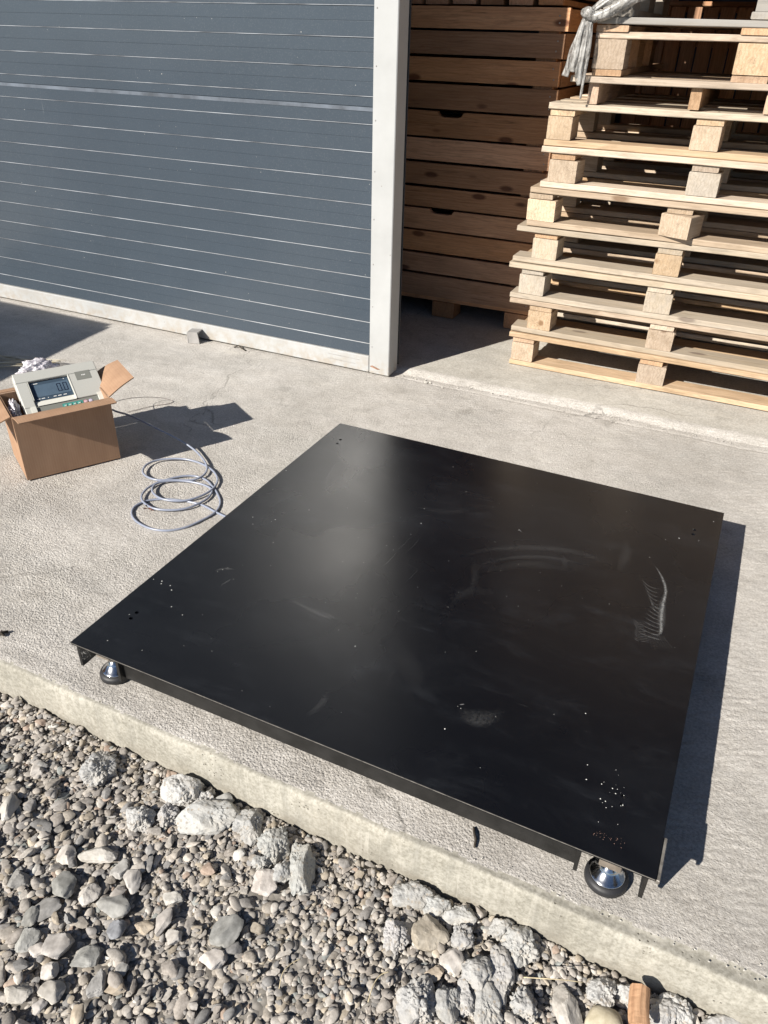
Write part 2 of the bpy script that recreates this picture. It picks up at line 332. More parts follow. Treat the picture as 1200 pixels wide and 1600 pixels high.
def card_mat():
    M=Mat('brown_cardboard',0.85,spec=0.15); v=M.coord()
    w=M.new('TexWave', wave_type='BANDS', bands_direction='X'); M.l.new(v,w.inputs[0]); w.inputs['Scale'].default_value=42; w.inputs['Distortion'].default_value=0.6
    c=M.mix(M.ramp(M.noise(M.mapping(v,(1,1,0.25)),22,4,0.6),(0.3,0.0),(0.7,1.0)),(0.30,0.185,0.118),(0.37,0.235,0.152))
    c=M.mix(0.04,c,w.outputs[0],'SOFT_LIGHT'); c=M.mix(M.ramp(M.noise(v,300,2),(0.5,0.0),(0.8,0.3)),c,(0.36,0.22,0.12))
    return M.out(c,None,M.bump(w.outputs[1],0.00012,0.4))
M_card=card_mat()
M_body=simple('warm_grey_plastic',(0.45,0.45,0.415),0.5,nscale=400,var=0.06,bdist=0.0002,bscale=900)
M_bodyl=simple('pale_grey_plastic_trim',(0.60,0.595,0.54),0.5)
M_bez=simple('dark_display_window',(0.05,0.075,0.105),0.18)
M_lcd=simple('blue_grey_display_glass',(0.085,0.125,0.170),0.15,nscale=30,var=0.1)
M_seg=simple('dark_display_digit',(0.008,0.012,0.03),0.3)
M_mark=simple('white_print',(0.75,0.75,0.72),0.6)
M_panel=simple('grey_keypad_film',(0.19,0.195,0.175),0.5)
M_teal=simple('teal_key',(0.05,0.25,0.215),0.45); M_pink=simple('pink_key',(0.46,0.23,0.27),0.45); M_lilac=simple('lilac_key',(0.40,0.35,0.50),0.45)
M_cable=simple('grey_cable_sheath',(0.235,0.26,0.33),0.32,spec=0.6)
M_wire=simple('thin_grey_wire',(0.22,0.19,0.18),0.5)
def bag_mat():
    M=Mat('white_plastic_film',0.22,base=(0.80,0.77,0.82)); M.b.inputs['Transmission Weight'].default_value=0.35
    v=M.coord(); return M.out(None,None,M.bump(M.noise(v,90,4,0.6,1.0),0.003,0.9))
M_bag=bag_mat()
def film_mat():
    M=Mat('grey_stretch_film',0.3,spec=0.6,base=(0.34,0.33,0.315)); v=M.coord()
    M.l.new(M.ramp(M.noise(M.mapping(v,(1,1,0.35)),70,4,0.65,0.5),(0.38,0.25),(0.58,1.0)),M.b.inputs['Alpha'])
    return M.out(M.mix(M.ramp(M.noise(v,40,3),(0.35,0.0),(0.65,1.0)),(0.26,0.25,0.235),(0.44,0.43,0.41)),None,M.bump(M.noise(v,120,4),0.002,0.8))
M_film=film_mat()
M_straw=simple('dry_straw',(0.50,0.42,0.27),0.7,nscale=50,var=0.35)
M_strap=simple('pale_plastic_strap',(0.50,0.46,0.36),0.5,nscale=30)
M_twig=simple('dark_twig',(0.05,0.04,0.03),0.9,nscale=80,var=0.5)
M_leaf=simple('rust_brown_leaf',(0.20,0.07,0.04),0.8,nscale=80,var=0.5)

# ------------------------------------------------------------------ setting: slab, floor, ground
FY=-0.041                                             # front face of the slab
def seg(a,b,step): n=max(1,int(round(abs(b-a)/step))); return list(np.linspace(a,b,n,endpoint=False))
xs=np.array(seg(-9,-2.6,0.5)+seg(-2.6,-0.95,0.012)+seg(-0.95,1.5,0.0046)+seg(1.5,2.2,0.03)+seg(2.2,9,0.6)+[9.0])
ys=np.array(seg(FY+0.006,1.0,0.0046)+seg(1.0,1.93,0.0055)+[1.93,1.96,1.975])
prof=[(0.0,-0.42),(0.0,-0.30),(0.0,-0.2)]+[(0.0,z) for z in np.linspace(-0.14,-0.012,24)]+[(0.0012,-0.006),(0.003,-0.002)]
J=len(prof)+len(ys); X=np.repeat(xs[:,None],J,1); Yg=np.zeros_like(X); Z=np.zeros_like(X)
for j,(dy,z) in enumerate(prof): Yg[:,j]=FY+dy; Z[:,j]=z
for j,y in enumerate(ys): Yg[:,len(prof)+j]=y
k=len(prof)
yy=Yg[:,k:]; xx=X[:,k:]
grit=np.abs(pn(xx*95,yy*95))*0.0016+pn(xx*190+5,yy*190)*0.0009+fbm(xx*14,yy*14,3)*0.0012+fbm(xx*2.1,yy*2.1,3)*0.0030
broom=pn(xx*26+yy*10,yy*105-xx*45)*0.0022+pn(xx*60,yy*130-xx*50)*0.0010
wb=np.clip((xx+0.35*fbm(xx*1.5,yy*1.5,2)-0.95)/0.35,0,1); wb=np.maximum(wb,np.clip((yy-1.35)/0.3,0,1)*0.7)
fr=np.clip(1-(yy-0.15)/0.5,0,1)*np.clip((1.0-xx)/0.3,0,1)
h=grit*(1+0.9*fr)*(1-0.55*wb)+broom*wb*0.95+(np.abs(pn(xx*70+9,yy*70))*-0.0016)*(1-wb)
c0=at(-5,925); rr=np.hypot(xx-c0.x,(yy-c0.y)); arcs=np.sin(rr*520+3*pn(xx*14,yy*14))*0.0011*np.exp(-((rr-0.085)/0.045)**2)*np.clip((xx-c0.x+0.02)/0.05,0,1)
h=h+arcs
def limf(x): return FY+0.009+0.010*fbm(x*7,x*0,3)+0.0045*fbm(x*38,x*0+3,3)+np.clip(x-0.75,0,1)*0.034
led=np.clip((yy-limf(xx)-0.003*pn(xx*90,yy*90))/0.004,0,1); h=h*(0.35+0.65*led)+0.0020*(led-1)
jd=yy-(1.895+0.012*fbm(xx*3,yy*0+3,3)); h=h-0.0022*np.exp(-(jd/0.006)**2)         # shallow groove at the foot of the ramp
fade=np.clip((yy-FY)/0.02,0,1); Z[:,k:]=h*fade+(-0.0004)*(1-fade)
# edge of the slab: chips and waviness
ew=0.0035*fbm(xs*5,xs*0+0.7,3)+0.0016*fbm(xs*45,xs*0+2.2,3)
for j in range(J):
    d=min(1.0,max(0.0,1-(Yg[0,j]-FY)/0.05)); Yg[:,j]+=ew*d*(1 if j>=k-8 else 0.6)
zf=Z[:,:k]; Yg[:,:k]+=0.0016*fbm(xs[:,None]*22,zf*22,3)+0.0007*pn(xs[:,None]*120,zf*120)
N=len(xs); V=np.stack([X,Yg,Z],-1).reshape(-1,3)
i0=(np.arange(N-1)[:,None]*J+np.arange(J-1)[None,:]).ravel(); F=np.stack([i0,i0+J,i0+J+1,i0+1],1)
def npmesh(name,V,F,smooth=True,mi=None):
    me=bpy.data.meshes.new(name); me.vertices.add(len(V)); me.vertices.foreach_set('co',np.ascontiguousarray(V,dtype=np.float32).ravel())
    n=F.shape[1]; me.loops.add(F.size); me.loops.foreach_set('vertex_index',F.ravel().astype(np.int32))
    me.polygons.add(len(F)); me.polygons.foreach_set('loop_start',np.arange(0,F.size,n,dtype=np.int32))
    if mi is not None: me.polygons.foreach_set('material_index',mi.astype(np.int32))
    me.polygons.foreach_set('use_smooth',np.full(len(F),smooth)); me.update(); me.validate(); return me
jj=np.tile(np.arange(J-1),N-1); xq=np.repeat((xs[:-1]+xs[1:])/2,J-1); yq=V[F[:,0]][:,1]
lim=limf(xq)
mi=((jj<k)|(yq<lim)).astype(int)
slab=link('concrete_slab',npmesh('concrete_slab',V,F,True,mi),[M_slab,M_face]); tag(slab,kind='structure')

# warehouse floor with its chipped ramp edge
xs2=np.array(seg(-9,-0.9,0.3)+seg(-0.9,1.6,0.008)+seg(1.6,9,0.3)+[9.0]); ys2=np.array(seg(1.905,2.0,0.004)+seg(2.0,2.7,0.012)+seg(2.7,8,0.3)+[8.0])
X2,Y2=np.meshgrid(xs2,ys2,indexing='ij'); t=np.clip((Y2-1.912-0.020*fbm(X2*3.1,X2*0,4)-0.006*pn(X2*30,Y2*30))/(0.074+0.03*pn(X2*2.2,X2*0+4)),0,1); s=t*t*(3-2*t)
chip=np.clip(1-np.abs(t-0.6)*1.6,0,1)
Z2=-0.004+0.019*s+chip*np.clip(0.6+pn(X2*4,Y2*4),0.15,1)*(np.abs(pn(X2*60,Y2*60))*0.006+pn(X2*130,Y2*130)*0.003-0.001)+s*0.0012*fbm(X2*6,Y2*6,3)+s*0.0004*pn(X2*120,Y2*120)
V2=np.stack([X2,Y2,Z2],-1).reshape(-1,3); n2=len(ys2); i0=(np.arange(len(xs2)-1)[:,None]*n2+np.arange(n2-1)[None,:]).ravel()
F2=np.stack([i0,i0+n2,i0+n2+1,i0+1],1); mi2=np.zeros(len(F2)); tt=t.reshape(-1)[F2[:,0]]; mi2[tt<0.97]=1
M_ramp=concrete('chipped_ramp_concrete')
tag(link('warehouse_floor',npmesh('warehouse_floor',V2,F2,True,mi2),[M_inner,M_ramp]),kind='structure')

GZ=-0.101
gm=Mat('dusty_ground',0.95,spec=0.2); gv=gm.coord()
gc=gm.mix(gm.ramp(gm.voro(gv,55).outputs['Distance'],(0.1,0.0),(0.6,1.0)),(0.30,0.28,0.25),(0.20,0.185,0.165))
gc=gm.mix(0.5,gc,gm.ramp(gm.noise(gv,30,5,0.7),(0.3,0.25),(0.7,0.75)),'SOFT_LIGHT'); gm.out(gc,None,gm.bump(gm.voro(gv,55).outputs['Distance'],-0.006,0.9))
xg=np.array(seg(-80,-6,8)+seg(-6,6,0.15)+seg(6,80,8)+[80.0]); yg=np.array(seg(-80,-6,8)+seg(-6,FY+0.02,0.12)+[FY+0.02])
XG,YG=np.meshgrid(xg,yg,indexing='ij'); ZG=GZ-0.012+0.006*fbm(XG*1.5,YG*1.5,3); ZG[np.abs(XG)>6]=GZ-0.012
VG=np.stack([XG,YG,ZG],-1).reshape(-1,3); ng=len(yg); i0=(np.arange(len(xg)-1)[:,None]*ng+np.arange(ng-1)[None,:]).ravel()
tag(link('ground',npmesh('ground',VG,np.stack([i0,i0+ng,i0+ng+1,i0+1],1)),gm.m),kind='structure')

# ------------------------------------------------------------------ warehouse building round the open doorway
wh=thing('warehouse','slate grey metal warehouse with a wide open doorway behind the sliding door','building',(0,1.96,0))
def wbox(name,x0,x1,y0,y1,z0,z1,mat): b=MB(); b.box(x0,x1,y0-1.96,y1-1.96,z0,z1); return b.build(name,mat,wh)
wbox('wall',-9,-0.33,1.975,2.10,0.0,3.5,M_darkwall); wbox('wall',2.5,9,1.975,2.10,0.0,3.5,M_darkwall)
wbox('lintel',-0.33,2.5,1.975,2.10,3.0,3.5,M_darkwall)
wbox('wall',-9,-8.9,2.09,8,0.0,3.5,M_darkwall); wbox('wall',8.9,9,2.09,8,0.0,3.5,M_darkwall); wbox('wall',-9,9,8,8.1,0.0,3.5,M_darkwall)
wbox('roof',-9.2,9.2,1.9,8.2,3.5,3.6,M_roof); wbox('door_track',-5.2,3.2,1.86,1.962,3.06,3.16,M_greymetal)
wbox('door_jamb',-0.33,-0.30,1.966,2.085,0.02,3.0,M_rubber)
for zb in (2.2,2.75): wbox('beam',-0.3,2.5,4.4,4.55,zb,zb+0.14,M_roof)

# ------------------------------------------------------------------ sliding door
dr=thing('sliding_door','dark blue-grey ribbed sliding door in a white steel frame, pushed to the left','sliding door',(0,1.87,0))
DX0,DX1=-5.0,-0.136
lines=[0.129,0.217,0.311,0.396,0.486,0.575,0.663,0.749,0.841,0.931,1.018,1.104,1.193]; z=1.283
while z<3.0: lines.append(z); z+=0.0885
def panel(z0,z1):
    pts=[(0.0,z0)]
    z=z0
    sub=[]
    for L_ in lines:
        sub.append((L_,'m'));
        nx=[q for q in lines if q>L_]; 
        if nx: sub.append(((L_+nx[0])/2,'s'))
    ribs=[]
    for zz,k_ in sub:
        if zz-0.006<z0 or zz+0.006>z1: continue
        if k_=='m': pts+=[(0.0,zz-0.0030),(0.0012,zz-0.0024),(0.0012,zz+0.0006),(0.0,zz+0.0010)]; ribs.append(zz)
        else: pts+=[(0.0,zz-0.0012),(0.0010,zz-0.0008),(0.0010,zz+0.0008),(0.0,zz+0.0012)]
    pts.append((0.0,z1))
    return pts,ribs
for z0,z1 in ((0.078,0.9845),(0.9858,3.02)):
    pts,ribs=panel(z0,z1); nseg=24; vs=[];fs=[]
    for i in range(nseg+1):
        x=DX0+0.06+(DX1-0.082-DX0-0.06)*i/nseg
        for (d,zz) in pts: vs.append((x,d+0.010+0.0012*math.sin(x*2.1+zz*1.3),zz))
    n=len(pts)
    for i in range(nseg):
        for j in range(n-1): fs.append((i*n+j,(i+1)*n+j,(i+1)*n+j+1,i*n+j+1))
    b=MB(); b.add(vs,fs); b.box(DX0+0.06,DX1-0.082,0.02,0.036,z0,z1)
    pan=b.build('door_panel',M_door,dr)
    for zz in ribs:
        q=MB(); q.prism([(0.0078,zz-0.0020),(0.0104,zz-0.0020),(0.0106,zz+0.0002),(0.0094,zz+0.0002)],DX0+0.06,DX1-0.083,'x'); q.build('rib_highlight',M_rib,pan)  # thin paler strip painted in as the rib's highlight
b=MB(); b.box(DX0+0.06,DX1-0.083,0.0086,0.0105,0.971,0.9834); b.build('scuffed_seam',simple('scuffed_slate_paint',(0.10,0.118,0.145),0.5,nscale=9,var=0.5),dr)
b=MB(); b.box(-0.226,DX1,0,0.085,0.006,3.05,0.003); b.build('frame_post',M_white,dr)
b=MB(); b.box(-0.150,-0.131,0.0855,0.092,0.03,3.05,0.002); b.build('edge_seal',M_rubber,dr)
b=MB(); b.box(DX0,DX0+0.06,0,0.045,0.006,3.05,0.003); b.build('frame_post',M_white,dr)
b=MB(); b.box(DX0+0.061,-0.227,-0.001,0.044,0.008,0.0765,0.003); b.build('bottom_rail',M_white,dr)
b=MB(); b.box(DX0+0.061,-0.227,0.0,0.044,3.021,3.06,0.003); b.build('top_rail',M_white,dr)
b=MB(); b.prism([(-0.222,0.036),(-0.212,0.041),(-0.192,0.035),(-0.176,0.030),(-0.188,0.027)],-0.0022,0.0005,'y'); b.build('rust_patch',M_rust,dr)
for k_,zz in ((0,0.056),(1,0.036)):
    b=MB(); b.prism([(-0.42,zz+0.002),(-0.42,zz),(-0.27-0.02*k_,zz-0.002),(-0.27-0.02*k_,zz)],-0.0022,0.0,'y'); b.build('scratch',M_greymetal,dr)
for i in range(16):                                       # rivets of the frame
    b=MB(); b.lathe([(0.0028,0),(0.0022,0.0012),(0.0005,0.0016)],n=8); b.build('rivet',M_greymetal,dr,(-0.214,0,0.12+i*0.165),(math.pi/2,0,0))
g0=at(302,535); b=MB(); b.prism([(-0.028,0.0),(-0.024,0.045),(0.020,0.052),(0.026,0.0)],-0.052,-0.046,'y'); b.box(-0.03,-0.024,-0.052,0.0,0.0,0.046); b.box(-0.026,0.022,-0.05,0.0,0.045,0.051)
tag(b.build('door_guide',M_greymetal,None,(g0.x,1.862,0.001),(0,0,0.25)),'small grey metal door guide bolted to the concrete under the white bottom rail','door guide')

# ------------------------------------------------------------------ wooden pieces
def lumber(name, sx, sy, sz, mat, parent, loc, rz=0.0, warp=0.002, chamfer=0.0022, notch=None, axis=None):
    """one sawn piece centred on loc, grain along its longest side"""
    L=[sx,sy,sz]; ax=axis if axis is not None else int(np.argmax(L)); o=[i for i in range(3) if i!=ax]
    n=max(1,min(9,int(L[ax]/0.12))); w,t=L[o[0]]/2,L[o[1]]/2; c=min(chamfer,w*0.3,t*0.3)
    ring=[(-w+c,-t),(w-c,-t),(w,-t+c),(w,t-c),(w-c,t),(-w+c,t),(-w,t-c),(-w,-t+c)]
    vs=[];gr=[];fs=[]; ph=[random.uniform(0,6.3) for _ in range(4)]; off=np.array([random.uniform(0,40) for _ in range(3)])
    for i in range(n+1):
        a=-L[ax]/2+L[ax]*i/n; du=warp*math.sin(ph[0]+a*3.1); dv=warp*0.8*math.sin(ph[1]+a*3.9); sh=1 if 0<i<n else 0.985
        if i in (0,n): a+= 0
        for (u,v_) in ring:
            e=0.0008*math.sin(ph[2]+a*23+u*50)+ (random.uniform(-0.0006,0.0006))
            p=[0,0,0]; p[ax]=a+(random.uniform(-0.0012,0.0012) if i in(0,n) else 0); p[o[0]]=u*sh+du+e; p[o[1]]=v_*sh+dv
            vs.append(p); gr.append((a+off[0],u+off[1],v_+off[2]))
    for i in range(n):
        for k_ in range(8): fs.append((i*8+k_,i*8+(k_+1)%8,(i+1)*8+(k_+1)%8,(i+1)*8+k_))
    fs.append(tuple(range(8))[::-1]); fs.append(tuple(n*8+k_ for k_ in range(8)))
    me=mesh(vs,fs,name); bm=bmesh.new(); bm.from_mesh(me); bmesh.ops.recalc_face_normals(bm,faces=bm.faces); bm.to_mesh(me); bm.free()
    at_=me.attributes.new('grain','FLOAT_VECTOR','POINT'); at_.data.foreach_set('vector',np.array(gr,dtype=np.float32).ravel())
    return link(name,me,mat,parent,loc,(0,0,rz))
def J_(a): return random.uniform(-a,a)

PY=2.225
NAIL=simple('dark_nail_head',(0.10,0.075,0.06),0.6)
# x of the left corner block, its width, x and width of the middle block, left end of skid, left end of deck, y shift (measured in the photo)
pal=[(0.269,.094,.789,.108,.266,.258,0.000,0,'lowest pallet of the stack, its front skid lying flat on the concrete'),
     (0.322,.098,.800,.098,.257,.240,0.004,0,'second pallet from the floor in the stack, its middle block split along the top'),
     (0.272,.105,.762,.100,.238,.232,-0.004,2,'third pallet from the floor, its front blocks set to the left under a weathered board'),
     (0.306,.100,.770,.094,.232,.248,0.002,2,'fourth pallet from the floor in the stack, with a whitish worn board beneath it'),
     (0.269,.110,.776,.115,.273,.270,-0.004,1,'fifth pallet from the floor, its middle block turned askew and sticking out'),
     (0.331,.108,.827,.104,.306,.300,0.000,1,'sixth pallet from the floor in the stack, with tall cream blocks'),
     (0.306,.090,.808,.094,.300,.304,0.006,1,'seventh pallet from the floor, just under the two narrow reddish stringers')]
PH=0.1415; PL=1.14; PW=0.80
for k_,(cx,cw,mx,mw,sk,dk,dy,mi_,lab) in enumerate(pal):
    z0=0.0185+k_*PH if k_ else 0.0185
    yf=PY+dy; t=thing('pallet',lab,'pallet',(sk,yf,z0),J_(0.004),'wooden pallets in the stack by the doorway')
    mt=lambda: M_pal[mi_] if random.random()<0.6 else random.choice(M_pal)
    b0,b1_,b2_,b3_=0.0215,0.0995,0.120,0.1410
    endx=sk+PL
    for r,yb in enumerate((0.0,PW/2-0.05,PW-0.10)):
        lumber('skid_board',PL,0.098,0.0205,mt(),t,(PL/2,yb+0.049,0.0108),warp=0.0012)
    for r,yb in enumerate((0.0,PW/2-0.055,PW-0.10)):
        for (bx,bw) in ((cx,cw),(mx,mw),(endx-0.1,0.10)):
            q=(-0.35 if (k_==4 and bx==mx and r==0) else J_(0.05))
            o=lumber('block',bw,0.098,0.0765,mt(),t,(bx-sk+bw/2+(J_(0.006) if r else 0),yb+0.050-(0.022 if (k_==4 and bx==mx and r==0) else 0),0.0605),q,warp=0.0005,axis=1 if r%2==0 else 0)
    for (bx,bw) in ((cx,0.09),(mx,0.088),(endx-0.1,0.09)):
        lumber('cross_board',bw,PW-0.004,0.0195,random.choice([mt(),M_palred]),t,(bx-sk+0.048,PW/2+0.002,0.1098),J_(0.004),warp=0.0008)
    for (bx,bw) in ((cx,cw),(mx,mw),(endx-0.1,0.10)):
        for q_ in (0.3,0.7):
            b=MB(); b.lathe([(0.0034,0),(0.0030,0.0008)],bx-sk+bw*q_+J_(0.006),0.045+J_(0.02),8); b.build('nail',NAIL,t,(0,0,0.1409))
    ysd=[0.0,0.165,0.345,0.525,0.70]; wsd=[0.118,0.095,0.10,0.095,0.098]
    for yb,wb_ in zip(ysd,wsd):
        lumber('deck_board',PL-J_(0.01),wb_,0.0200,mt(),t,(PL/2+(dk-sk)*(1 if yb==0 else 0.3)+J_(0.006),yb+wb_/2-(0.006 if yb==0 else 0),0.1307),J_(0.006),warp=0.0016)
ZT=0.0185+7*PH
# eighth: low pallet on narrow reddish stringers
t=thing('pallet','thin pallet on narrow reddish stringers near the top of the stack','pallet',(0.434,PY,ZT),0.0,'wooden pallets in the stack by the doorway')
for xb in (0.0,0.338,0.574,0.90): lumber('stringer',0.036,0.76,0.066,M_palred,t,(xb+0.018,0.385,0.0345),J_(0.01),warp=0.001)
for i,yb in enumerate((-0.012,0.17,0.33,0.49,0.66)): lumber('deck_board',1.15,0.095,0.019,random.choice(M_pal[:2]),t,(0.52+(0.0 if i else -0.008),yb+0.045,0.0780),J_(0.006),warp=0.0015)
lumber('deck_board',0.9,0.09,0.017,M_pal[0],t,(0.36,0.09,-0.0085+0.0005),0.01,warp=0.001) if False else None
Z9=ZT+0.089
# ninth: block pallet, weathered top board, turned with its short side forward
t=thing('pallet','pallet with big square blocks and a weathered grey top board, tied with grey film','pallet',(0.435,PY,Z9),0.0,'wooden pallets in the stack by the doorway')
for xb,wd in ((0.0,0.105),(0.452,0.118),(0.90,0.11)):
    lumber('skid_board',wd-0.006,1.0,0.019,M_palred,t,(xb+wd/2,0.5,0.0098),0)
    for yb in (0.0,0.27,0.55): lumber('block',wd,0.11,0.088,M_palred if yb else M_pal[0],t,(xb+wd/2,yb+0.055+J_(0.003),0.0640),J_(0.03),warp=0.0005,axis=1)
    lumber('end_board',wd+0.004,1.0,0.0185,M_palred,t,(xb+wd/2,0.497,0.1395),J_(0.004))
for yb in (0.002,0.30,0.58,0.88): lumber('cross_board',1.02,0.092,0.0200,M_pal[0],t,(0.51,yb+0.046,0.1190),J_(0.004),warp=0.001)
for i,yb in enumerate((-0.006,0.155,0.31,0.47,0.63,0.8)): lumber('deck_board',1.06,0.11,0.0195,M_weath if i==0 else random.choice(M_pal),t,(0.53,yb+0.055,0.1592),J_(0.006),warp=0.0016)
Z10=Z9+0.1695
# the pallets above run on out of the top of the frame
t=thing('pallet','weathered grey pallet at the very top of the stack, only its lower blocks in view','pallet',(0.440,PY,Z10),0.0,'wooden pallets in the stack by the doorway')
for xb,wd in ((0.0,0.098),(0.475,0.125),(0.90,0.11)):
    lumber('skid_board',wd+0.02,0.9,0.020,M_weath,t,(xb+wd/2,0.47,0.0106))
    for yb in (0.03,0.34,0.68): lumber('block',wd,0.105,0.09,M_weath,t,(xb+wd/2,yb+0.055,0.0665),J_(0.06),warp=0.0006,axis=0)
for i,yb in enumerate((0.0,0.16,0.32,0.48,0.64,0.8)): lumber('deck_board',1.05,0.10,0.020,random.choice(M_pal),t,(0.51,yb+0.06,0.1220),J_(0.006))
for kk in range(3):
    zz=Z10+0.134+kk*PH; t=thing('pallet',['lowest','middle','topmost'][kk]+' of the pale pallets above the top edge of the photograph','pallet',(0.42+J_(0.02),PY+J_(0.01),zz),J_(0.01),'pallets above the top edge of the photograph')
    for yb in (0.0,0.35,0.7):
        lumber('skid_board',PL,0.098,0.0205,M_pal[0],t,(PL/2,yb+0.049,0.0108))
        for xb in (0,0.52,PL-0.1): lumber('block',0.1,0.098,0.0765,M_pal[1],t,(xb+0.05,yb+0.05,0.0605),warp=0.0005,axis=1)
    for xb in (0,0.52,PL-0.1): lumber('cross_board',0.09,PW,0.0195,M_pal[0],t,(xb+0.05,PW/2,0.1098))
    for yb in (0,0.17,0.35,0.53,0.70): lumber('deck_board',PL,0.1,0.02,M_pal[0],t,(PL/2,yb+0.05,0.1307))

# grey stretch film knotted round the top pallet's corner
fl=thing('stretch_film','wad of grey stretch film knotted to the top left corner of the pallets','plastic film',(0.43,PY-0.02,Z9+0.16))
def strand(name, pts, w, n=14, seed=0, th=0.006):
    pts=catmull(pts,7); vs=[];fs=[]; N_=len(pts)
    for i,p in enumerate(pts):
        tt=i/(N_-1); d=(pts[min(i+1,N_-1)]-pts[max(i-1,0)]).normalized(); a=d.cross(Vector((0,1,0.2))).normalized(); b_=a.cross(d)
        ww=w(tt)
        for k_ in range(n):
            q=2*math.pi*k_/n; r=1+0.45*mnoise.noise(Vector((math.cos(q)*2.4+seed,math.sin(q)*2.4,tt*3+seed)))+0.16*math.sin(7*q+seed+tt*4)+0.13*math.sin(11*q-seed*2+tt*9)
            vs.append(p+a*(ww*r*math.cos(q))+b_*((th+ww*0.35)*r*math.sin(q)))
    for i in range(N_-1):
        for k_ in range(n): fs.append((i*n+k_,i*n+(k_+1)%n,(i+1)*n+(k_+1)%n,(i+1)*n+k_))
    fs.append(tuple(range(n))); fs.append(tuple((N_-1)*n+k_ for k_ in range(n)))
    b=MB(); b.add(vs,fs,True); return b.build(name,M_film,fl)
strand('film_tie',[(0.155,0.02,0.155),(0.10,-0.005,0.105),(0.03,-0.012,0.055),(-0.022,-0.012,0.018)],lambda t:0.024-0.016*t,30,1.0,0.003)
strand('film_tie',[(0.16,0.03,0.09),(0.11,-0.01,0.06),(0.04,-0.018,0.02),(-0.02,-0.014,0.008)],lambda t:0.018-0.005*t,18,4.0)
strand('film_knot',[(-0.045,-0.012,0.022),(-0.022,-0.02,0.018),(0.004,-0.018,0.0)],lambda t:0.008+0.010*math.sin(math.pi*t),22,2.0,0.006)
strand('film_tail',[(-0.03,-0.014,0.015),(-0.048,-0.016,-0.05),(-0.062,-0.014,-0.11),(-0.074,-0.012,-0.165)],lambda t:0.006+0.006*t,26,3.0,0.001)
strand('film_tail',[(-0.02,-0.014,0.01),(-0.022,-0.018,-0.07),(-0.027,-0.018,-0.15),(-0.022,-0.018,-0.19)],lambda t:0.010+0.003*t-0.008*max(0,t-0.8)*5,26,7.0,0.002)
strand('film_tail',[(-0.012,-0.014,0.0),(-0.004,-0.020,-0.08),(-0.008,-0.018,-0.17),(-0.010,-0.016,-0.23)],lambda t:0.008-0.005*t,18,9.0,0.002)
strand('film_tail',[(-0.03,-0.014,0.015),(-0.040,-0.022,-0.05),(-0.048,-0.022,-0.12),(-0.052,-0.016,-0.15)],lambda t:0.006+0.005*t,18,13.0,0.001)

# ------------------------------------------------------------------ slatted crates behind the door
CX1=0.225; CXL=-0.97; CY0=2.65; CY1=3.75
zb=[1.3047,1.2217,1.1276,1.0305,0.9254,0.8194,0.7205,0.6187,0.5245,0.4276,0.3251,0.2286,0.1169]
def plank_face(name, x0,x1,z0,z1,th,parent,loc,mat,notch=None,side=False):
    """horizontal plank, optional hand hole cut in its upper or lower edge; grain along x"""
    pts=[(x0,z0)]
    if notch and notch[2]<0:
        a,b_,d=notch; d=-d; pts+=[(a,z0),(a+0.012,z0+d*0.8),(a+0.03,z0+d),(b_-0.03,z0+d),(b_-0.012,z0+d*0.8),(b_,z0)]
    pts+=[(x1,z0),(x1,z1)]
    if notch and notch[2]>0:
        a,b_,d=notch; pts+=[(b_,z1),(b_-0.012,z1-d*0.8),(b_-0.03,z1-d),(a+0.03,z1-d),(a+0.012,z1-d*0.8),(a,z1)]
    pts.append((x0,z1)); n=len(pts)
    vs=[(p[0],-th,p[1]) for p in pts]+[(p[0],0,p[1]) for p in pts]; off=[random.uniform(0,40) for _ in range(3)]
    gr=[(v[0]+off[0],v[2]+off[1],v[1]+off[2]) for v in vs]
    if side: vs=[(-v[1]-0.0,v[0],v[2]) for v in vs]
    fs=[tuple(range(n)),tuple(range(2*n-1,n-1,-1))]+[(i,i+n,(i+1)%n+n,(i+1)%n) for i in range(n)]
    me=mesh(vs,fs,name); bm=bmesh.new(); bm.from_mesh(me)
    bmesh.ops.recalc_face_normals(bm,faces=bm.faces); bm.to_mesh(me); bm.free()
    at_=me.attributes.new('grain','FLOAT_VECTOR','POINT'); at_.data.foreach_set('vector',np.array(gr,dtype=np.float32).ravel())
    return link(name,me,mat,parent,loc)
M_nail=simple('nail_head',(0.42,0.41,0.40),0.4,0.5)
